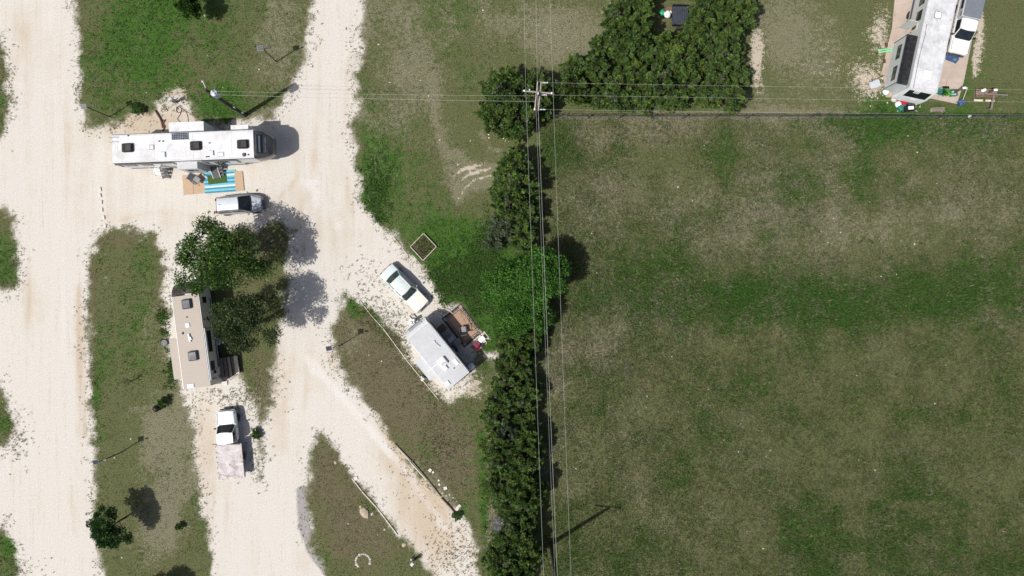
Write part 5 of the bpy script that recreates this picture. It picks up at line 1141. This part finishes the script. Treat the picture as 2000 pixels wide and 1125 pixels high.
co, cc = blades(bs, 9, rng.uniform(.15, .38, len(bs)), rng.uniform(.08, .16, len(bs)), np.array([(.09, .15, .03), (.12, .15, .05), (.18, .15, .09)])[rng.integers(0, 3, len(bs))], .1)
o = bpy.data.objects.new('weeds', np_mesh('weeds', co, 3, cc, BLADE)); COL.objects.link(o); o.parent = pl; o['kind'] = 'stuff'
def rock(r, seed, flat_=.55):
    rr = random.Random(seed); bm = bmesh.new(); bmesh.ops.create_icosphere(bm, subdivisions=2, radius=r)
    ax = [Vector((rr.gauss(0, 1), rr.gauss(0, 1), rr.gauss(0, 1))).normalized() for _ in range(7)]
    for v_ in bm.verts:
        k = 1.0
        for a in ax:
            d = v_.co.normalized().dot(a)
            if d > .72: k = min(k, .76 / d)
        v_.co *= k * rr.uniform(.95, 1.05); v_.co.z = max(v_.co.z * flat_, -.03)
    me = bpy.data.meshes.new('rock'); bm.to_mesh(me); bm.free(); return me
def stone(name, label, px, py, r, mat, seed, group=None, parent=None, sc=(1, 1, 1), cat='stone'):
    me = rock(r, seed); me.materials.append(MATS[mat]); o = bpy.data.objects.new(name, me); COL.objects.link(o)
    p = P(px, py); o.scale = sc; o.rotation_euler.z = random.random() * 6
    if parent: o.parent = parent; o.location = p - parent.location
    else: o.location = p; tag(o, label, cat, group)
    return o
o = stone('boulder', 'large pale tan boulder in the grass left of the empty gravel site', 712, 1001, .52, 'stone_tan', 4, sc=(.85, 1.25, 1), cat='boulder'); o.rotation_euler.z = .5
stone('stone', 'small yellowish stone at the upper left of the tan boulder', 704, 990, .16, 'stone_tan', 5); stone('stone', 'small pale stone to the right of the tan boulder', 727, 1004, .17, 'stone_white', 6)
stone('stone', 'small white stone alone in the brown grass below the tan boulder', 751, 1034, .12, 'stone_white', 7); stone('stone', 'pale rounded stone at the lower end of the site edging', 789, 1064, .26, 'stone_tan', 8)
stone('stone', 'pale stone near the tip of the lower grass island', 655, 903, .18, 'stone_tan', 9)
fr = thing('stone_ring', 'ring of small white stones in the brown grass at the bottom', 'fire ring', tuple(P(709, 1096)))
for k in range(15):
    a = R_(-20 + k * 17.5); stone('stone', None, 709 + 14 * math.cos(a), 1096 - 14 * math.sin(a), random.uniform(.09, .17), 'stone_white', 20 + k, parent=fr)
SL = [(695, 934, .36, 'white square slab at the upper end of the lower edging'), (840, 918, .30, 'white slab at the upper corner of the old flower bed'), (846, 922, .2, 'small white slab beside the upper flower bed slab'), (870, 953, .32, 'white slab on the middle edge of the old flower bed'), (858, 946, .2, 'broken white slab left of the middle flower bed slab'), (897, 988, .3, 'upper of two white slabs at the flower bed end'), (893, 993, .34, 'lower of two white slabs at the flower bed end'), (857, 938, .18, 'small white slab above the broken one in the flower bed')]
for i, (px, py, s_, l) in enumerate(SL):
    p = P(px, py); o = MB().slab(rrect(0, 0, s_ * 1.05, s_ * .9, .03, 2), 0, .07, .01).build('paving_slab', 'slab_white', None, loc=(p.x, p.y, .03)); o.rotation_euler.z = random.uniform(.2, 1.2); tag(o, l, 'slab', 'white slabs round the empty site')
for i, (px, py) in enumerate(((864, 963), (872, 968), (885, 972), (878, 966))): stone('stone', ['white stone lowest left in the old flower bed', 'white stone beside the timber in the old flower bed', 'white stone on the right rim of the old flower bed', 'tiny white stone in the middle of the old flower bed'][i], px, py, .1, 'stone_white', 50 + i, 'white stones in the old flower bed')
p = P(308, 797); bl = tag(MB().lathe([(.001, .02), (.18, .06), (.30, .2), (.33, .34), (.28, .5), (.16, .6), (.001, .64)], n=18).build('black_ball', 'black', None, loc=(p.x, p.y, 0)), 'round black ball lying beside the small shrub on the strip', 'ball')

# ------------------------------------------------------------------ upper right yard
tp = [(1847, 104.5), (1873, 106), (1872, 117), (1865.5, 125), (1860, 122), (1845.5, 117)]; c = P(1859, 114)
tm = MB(); tpw = [P(a, b) - c for a, b in tp]; tm.slab([(p.x, p.y) for p in tpw], 0, .03, .01); o = tm.build('tarp', 'tarp_blue', None, loc=(c.x, c.y, .055)); tag(o, 'crumpled blue tarp on the concrete in front of the pickup truck', 'tarp')
p = P(1863.5, 117); tag(MB().slab(rrect(0, 0, .26, .14, .05), 0, .08, .03).build('work_glove', 'lime', None, loc=(p.x, p.y, .09)), 'small yellow green object lying on the blue tarp', 'glove')
def pot(label, px, py, r, h, matp, leafc, n, group='potted plants on the concrete pad'):
    x, y, _ = anchor(px, py, .4, (0, 0), 0); q = thing('potted_plant', label, 'plant', (x, y, .05), 0, group)
    MB().lathe([(r * .7, 0), (r, h), (r * .92, h), (r * .88, h * .9), (.001, h * .9)], n=14).build('pot', matp, q)
    k = n; d = unit(rng.normal(0, 1, (k, 3)) + [0, 0, .5]); base = d * r * .5 * rng.random(k)[:, None] + [0, 0, h]
    co, cc = leaf_quads(base, d, np.full(k, r * 1.4), np.full(k, r * .55), np.array([leafc] * k) * rng.uniform(.6, 1.5, (k, 1))); o = bpy.data.objects.new('leaves', np_mesh('leaves', co, 4, cc, LEAF)); COL.objects.link(o); o.parent = q
pot('bright green potted plant beside the teal crate', 1847, 180.5, .30, .35, 'black', (.10, .34, .05), 90); 
st_ = P(1841, 178); rk = thing('plant_stand', 'black wire plant stand left of the bright green potted plant', 'stand', (st_.x, st_.y, .05), 0)
MB().box((0, 0, .5), (.6, .6, .03)).build('shelf', 'black', rk)
for sx in (-1, 1):
    for sy in (-1, 1): MB().tube([(sx * .28, sy * .28, 0), (sx * .28, sy * .28, .5)], .015, 5).build('leg', 'black', rk)
cr = thing('crate', 'teal plastic crate right of the bright green potted plant', 'crate', (P(1859, 183).x, P(1859, 183).y, .05), .05)
MB().box((0, 0, .02), (.62, .6, .04)).build('bottom', 'teal', cr)
for k in range(4): MB().box(((0, 0, .3, -.3)[k], (.29, -.29, 0, 0)[k], .2), ((.62, .62, .03, .03)[k], (.03, .03, .6, .6)[k], .36)).build('side', 'teal', cr)
for i in range(6): MB().lathe([(.09, .05), (.10, .22), (.03, .3), (.001, .3)], (-.18 + (i % 3) * .18, -.12 + (i // 3) * .24, 0), n=8).build('bottle', 'mint' if i % 2 else 'silver_paint', cr)
tch = P(1826.5, 180); folding_chair('teal folding chair against the nose of the weathered trailer', 1826.5, 181, 1.2, 'teal', 'teal', 1.2)
rkp = P(1847, 166); rk = thing('garden_rake', 'thin red handled rake lying on the concrete pad', 'rake', (rkp.x, rkp.y, .06), R_(80)); MB().tube([(-.5, 0, .02), (.5, 0, .03)], .014, 6).build('handle', 'red', rk); MB().box((-.52, 0, .02), (.05, .3, .03)).build('head', 'dark_grey', rk)
bd_ = thing('ramp_board', 'mint green board lying beside the black slide topper wall', 'board', (P(1729, 99).x, P(1729, 99).y, .05), R_(8))
for s_ in (-1, 1): MB().box((0, s_ * .10, .08), (1.5, .15, .06), 0, .01).build('plank', 'mint', bd_)
MB().box((-.85, -.15, .08), (.14, .24, .16)).build('foot', 'rust', bd_)
for i, (a, l) in enumerate((((1730, 88), 'upper rusty brown brick beside the mint green board'), ((1726, 120), 'lower rusty brown brick below the mint green board'))):
    p = P(*a); o = MB().box((0, 0, .06), (.22, .38, .12), 0, .015).build('brick', 'rust', None, loc=(p.x, p.y, .05)); tag(o, l, 'brick', 'rusty bricks by the mint board')
# clutter at the trailer nose
def bag(label, px, py, r, mat, seed, name='rubbish_bag', z=.0, cat='bag', sc=(1, 1, 1.2)):
    me = rock(r, seed, .9); me.materials.append(MATS[mat]); o = bpy.data.objects.new(name, me); COL.objects.link(o); p = P(px, py, r * .5); o.location = (p.x, p.y, z + r * .25); o.scale = sc; o.rotation_euler.z = seed
    for pl_ in me.polygons: pl_.use_smooth = True
    return tag(o, label, cat, 'clutter at the nose of the weathered trailer')
bag('white rubbish bag at the slide corner of the weathered trailer', 1731, 179, .38, 'porcelain', 61); bag('beige bag heaped behind the white bag at the slide corner', 1742, 182, .30, 'stone_tan', 62)
bag('white bag below the trailer nose left of the red tub', 1757, 203, .42, 'porcelain', 63); bag('grey white bag heaped on the pale rubble by the nose', 1747, 193, .34, 'slab_white', 64)
tote('storage_tub', 'red lidded tub in the clutter under the trailer nose', 'tub', 1767, 197, .5, .75, .6, .45, .4, 'red', 'red'); tote('storage_tub', 'dark green tub in front of the red one by the fence', 'tub', 1763, 209, .4, .7, .5, .4, .5, 'teal', 'teal')
tote('storage_tub', 'dark blue tub at the right end of the nose clutter', 'tub', 1779, 205, .4, .6, .8, .5, .2, 'navy', 'dark_grey')
x, y, _ = anchor(1774, 213, .6, (0, 0), 0); gr_ = thing('barrel_grill', 'black barrel grill standing against the fence with a bright lid', 'grill', (x, y, 0), .1)
MB().tube([(-.42, 0, .8), (.42, 0, .8)], .28, 16).build('barrel', 'black', gr_); MB().box((0, 0, 1.085), (.5, .3, .02)).build('lid_plate', 'porcelain', gr_)
for sx in (-1, 1):
    for sy in (-1, 1): MB().tube([(sx * .3, sy * .22, 0), (sx * .28, sy * .16, .62)], .02, 5).build('leg', 'black', gr_)
MB().tube([(.5, -.05, .55), (.9, -.3, .5)], .05, 8).build('handle_pipe', 'alu', gr_)
x, y, _ = anchor(1832, 214, .3, (0, 0), 0); bn2 = thing('garden_bench', 'weathered grey bench against the fence below the concrete pad', 'bench', (x, y, 0), .03)
for k in range(3): MB().box((0, -.14 + k * .14, .42), (1.2, .12, .035), 0, .006).build('plank', 'wood_grey', bn2)
for s_ in (-1, 1): MB().box((s_ * .5, 0, .2), (.08, .36, .4)).build('leg', 'stone_white', bn2)
x, y, _ = anchor(1706, 166, .3, (0, 0), 0); wb = thing('wheelbarrow', 'pale blue wheelbarrow tipped on the bare ground left of the trailer', 'wheelbarrow', (x, y, 0), .35)
MB().loft([[(a * .7, b * .7, .28) for a, b in ((-.4, -.2), (.4, -.2), (.4, .2), (-.4, .2))], [(a, b, .58) for a, b in ((-.5, -.32), (.52, -.32), (.52, .32), (-.5, .32))]]).build('tray', 'silver_paint', wb)
for s_ in (-1, 1): MB().tube([(.4, s_ * .15, .25), (-.9, s_ * .28, .5)], .02, 6).build('handle', 'wood_brown', wb); MB().tube([(-.3, s_ * .2, .3), (-.35, s_ * .22, 0)], .018, 5).build('leg', 'black', wb)
wheel(wb, .62, 0, .18, .09, 1)
cable('garden_hose', 'dark hose running from the slide wall to the wheelbarrow', [(1728, 147), (1715, 152), (1704, 157), (1701, 162)], .03, 'black', 'hose')
# timber frame with table, posts, blue bucket
tf = thing('picnic_table', 'weathered brown timber table with two pale benches by the fence', 'table', (P(1917, 186).x, P(1917, 186).y, 0), R_(-2))
for k in range(4): MB().box((0, -.3 + k * .2, .74), (2.0, .18, .04), 0, .006).build('plank', ['wood_brown', 'wood_grey', 'wood_grey', 'wood_brown'][k], tf)
for s_ in (-1, 1):
    MB().box((s_ * .7, 0, .36), (.08, .8, .72)).build('leg', 'wood_grey', tf); MB().box((s_ * .55, -.62, .42), (.85, .2, .04)).build('bench', 'wood_pale', tf); MB().box((s_ * .55, -.62, .2), (.06, .18, .4)).build('bench_leg', 'wood_grey', tf)
bag('crumpled white cloth lying on the brown timber table', 1912, 180, .22, 'porcelain', 71, 'white_cloth', .76, 'cloth', (.8, 1.4, .5))
for i, (px, py) in enumerate(((1884, 171.5), (1945, 175.5))):
    x, y, _ = anchor(px, py, 1.9, (0, 0), 0); q = thing('gate_post', ['left white capped post beside the timber table', 'right white capped post beside the timber table'][i], 'post', (x, y, 0), 0, 'white capped posts')
    MB().box((0, 0, .93), (.12, .12, 1.86)).build('post', 'wood_brown', q); MB().box((0, 0, 1.90), (.34, .2, .08), 0, .02).build('cap', 'porcelain', q)
x, y, _ = anchor(1948, 184.5, 1.0, (0, 0), 0); bm_ = thing('sawhorse', 'grey timber sawhorse frame at the right end of the table', 'frame', (x, y, 0), R_(-3))
MB().box((-.1, 0, .95), (2.2, .14, .10), 0, .01).build('beam', 'wood_grey', bm_); MB().box((-.35, -.75, .9), (.16, 1.4, .08), R_(-8), .01).build('beam', 'wood_grey', bm_)
for a, b in ((-1.0, 0), (.8, 0), (-.45, -1.3)): MB().box((a, b, .45), (.1, .1, .89)).build('leg', 'wood_grey', bm_)
x, y, _ = anchor(1885, 187, .8, (0, 0), 0); q = thing('leaning_pole', 'thin pale pole lying from the left white post to the blue bin', 'pole', (x, y, 0), 0); MB().tube([(0, -.75, .1), (0, .7, 1.2)], .03, 6).build('shaft', 'wood_pale', q)
tote('blue_bin', 'blue round topped bin at the lower left of the timber table', 'bin', 1878, 200, .3, .5, .5, .4, .3, 'blue_bin', 'tarp_blue')
p = P(1893, 228); tag(MB().lathe([(.001, .0), (.17, .03), (.19, .1), (.12, .22), (.001, .25)], n=12).build('white_bucket', 'porcelain', None, loc=(p.x, p.y, 0)), 'small white upturned bucket in the grass below the fence', 'bucket')
# black utility trailer in the grove
x, y, _ = anchor(1322, 31, .7, (0, 0), 0); ut = thing('utility_trailer', 'black cargo trailer parked half hidden inside the juniper grove', 'trailer', (x, y, 0), R_(-1))
MB().box((.3, 0, .62), (1.5, 1.9, .10)).build('deck', 'black', ut)
for s_ in (-1, 1): MB().box((.3, s_ * .95, .85), (1.5, .05, .4)).build('side_board', 'black', ut)
for k in range(9): MB().box((-.35 + k * .165, 0, .685), (.13, 1.8, .03)).build('deck_slat', 'navy', ut)
for s_ in (-1, 1): wheel(ut, .3, s_ * 1.08, .3, .2, s_)
MB().box((-.2, 0, .3), (.1, .1, .6)).build('jack_leg', 'black', ut)
def bag2(label, px, py, r, mat, seed, z=.3):
    o = bag(label, px, py, r, mat, seed, 'rubbish_bag', z); o['group'] = 'bags beside the black cargo trailer'
bag2('green rubbish bag beside the black cargo trailer', 1292.5, 27, .32, 'green_bag', 81); bag2('white rubbish bag between the green bag and the black trailer', 1302, 30, .40, 'porcelain', 82); bag2('small white bag leaning on the black cargo trailer', 1307, 26, .22, 'porcelain', 83)
tote('wooden_box', 'brown wooden box behind the white bags in the grove', 'box', 1306, 18.5, .4, .6, .35, .5, 0, 'wood_brown', 'wood_brown')
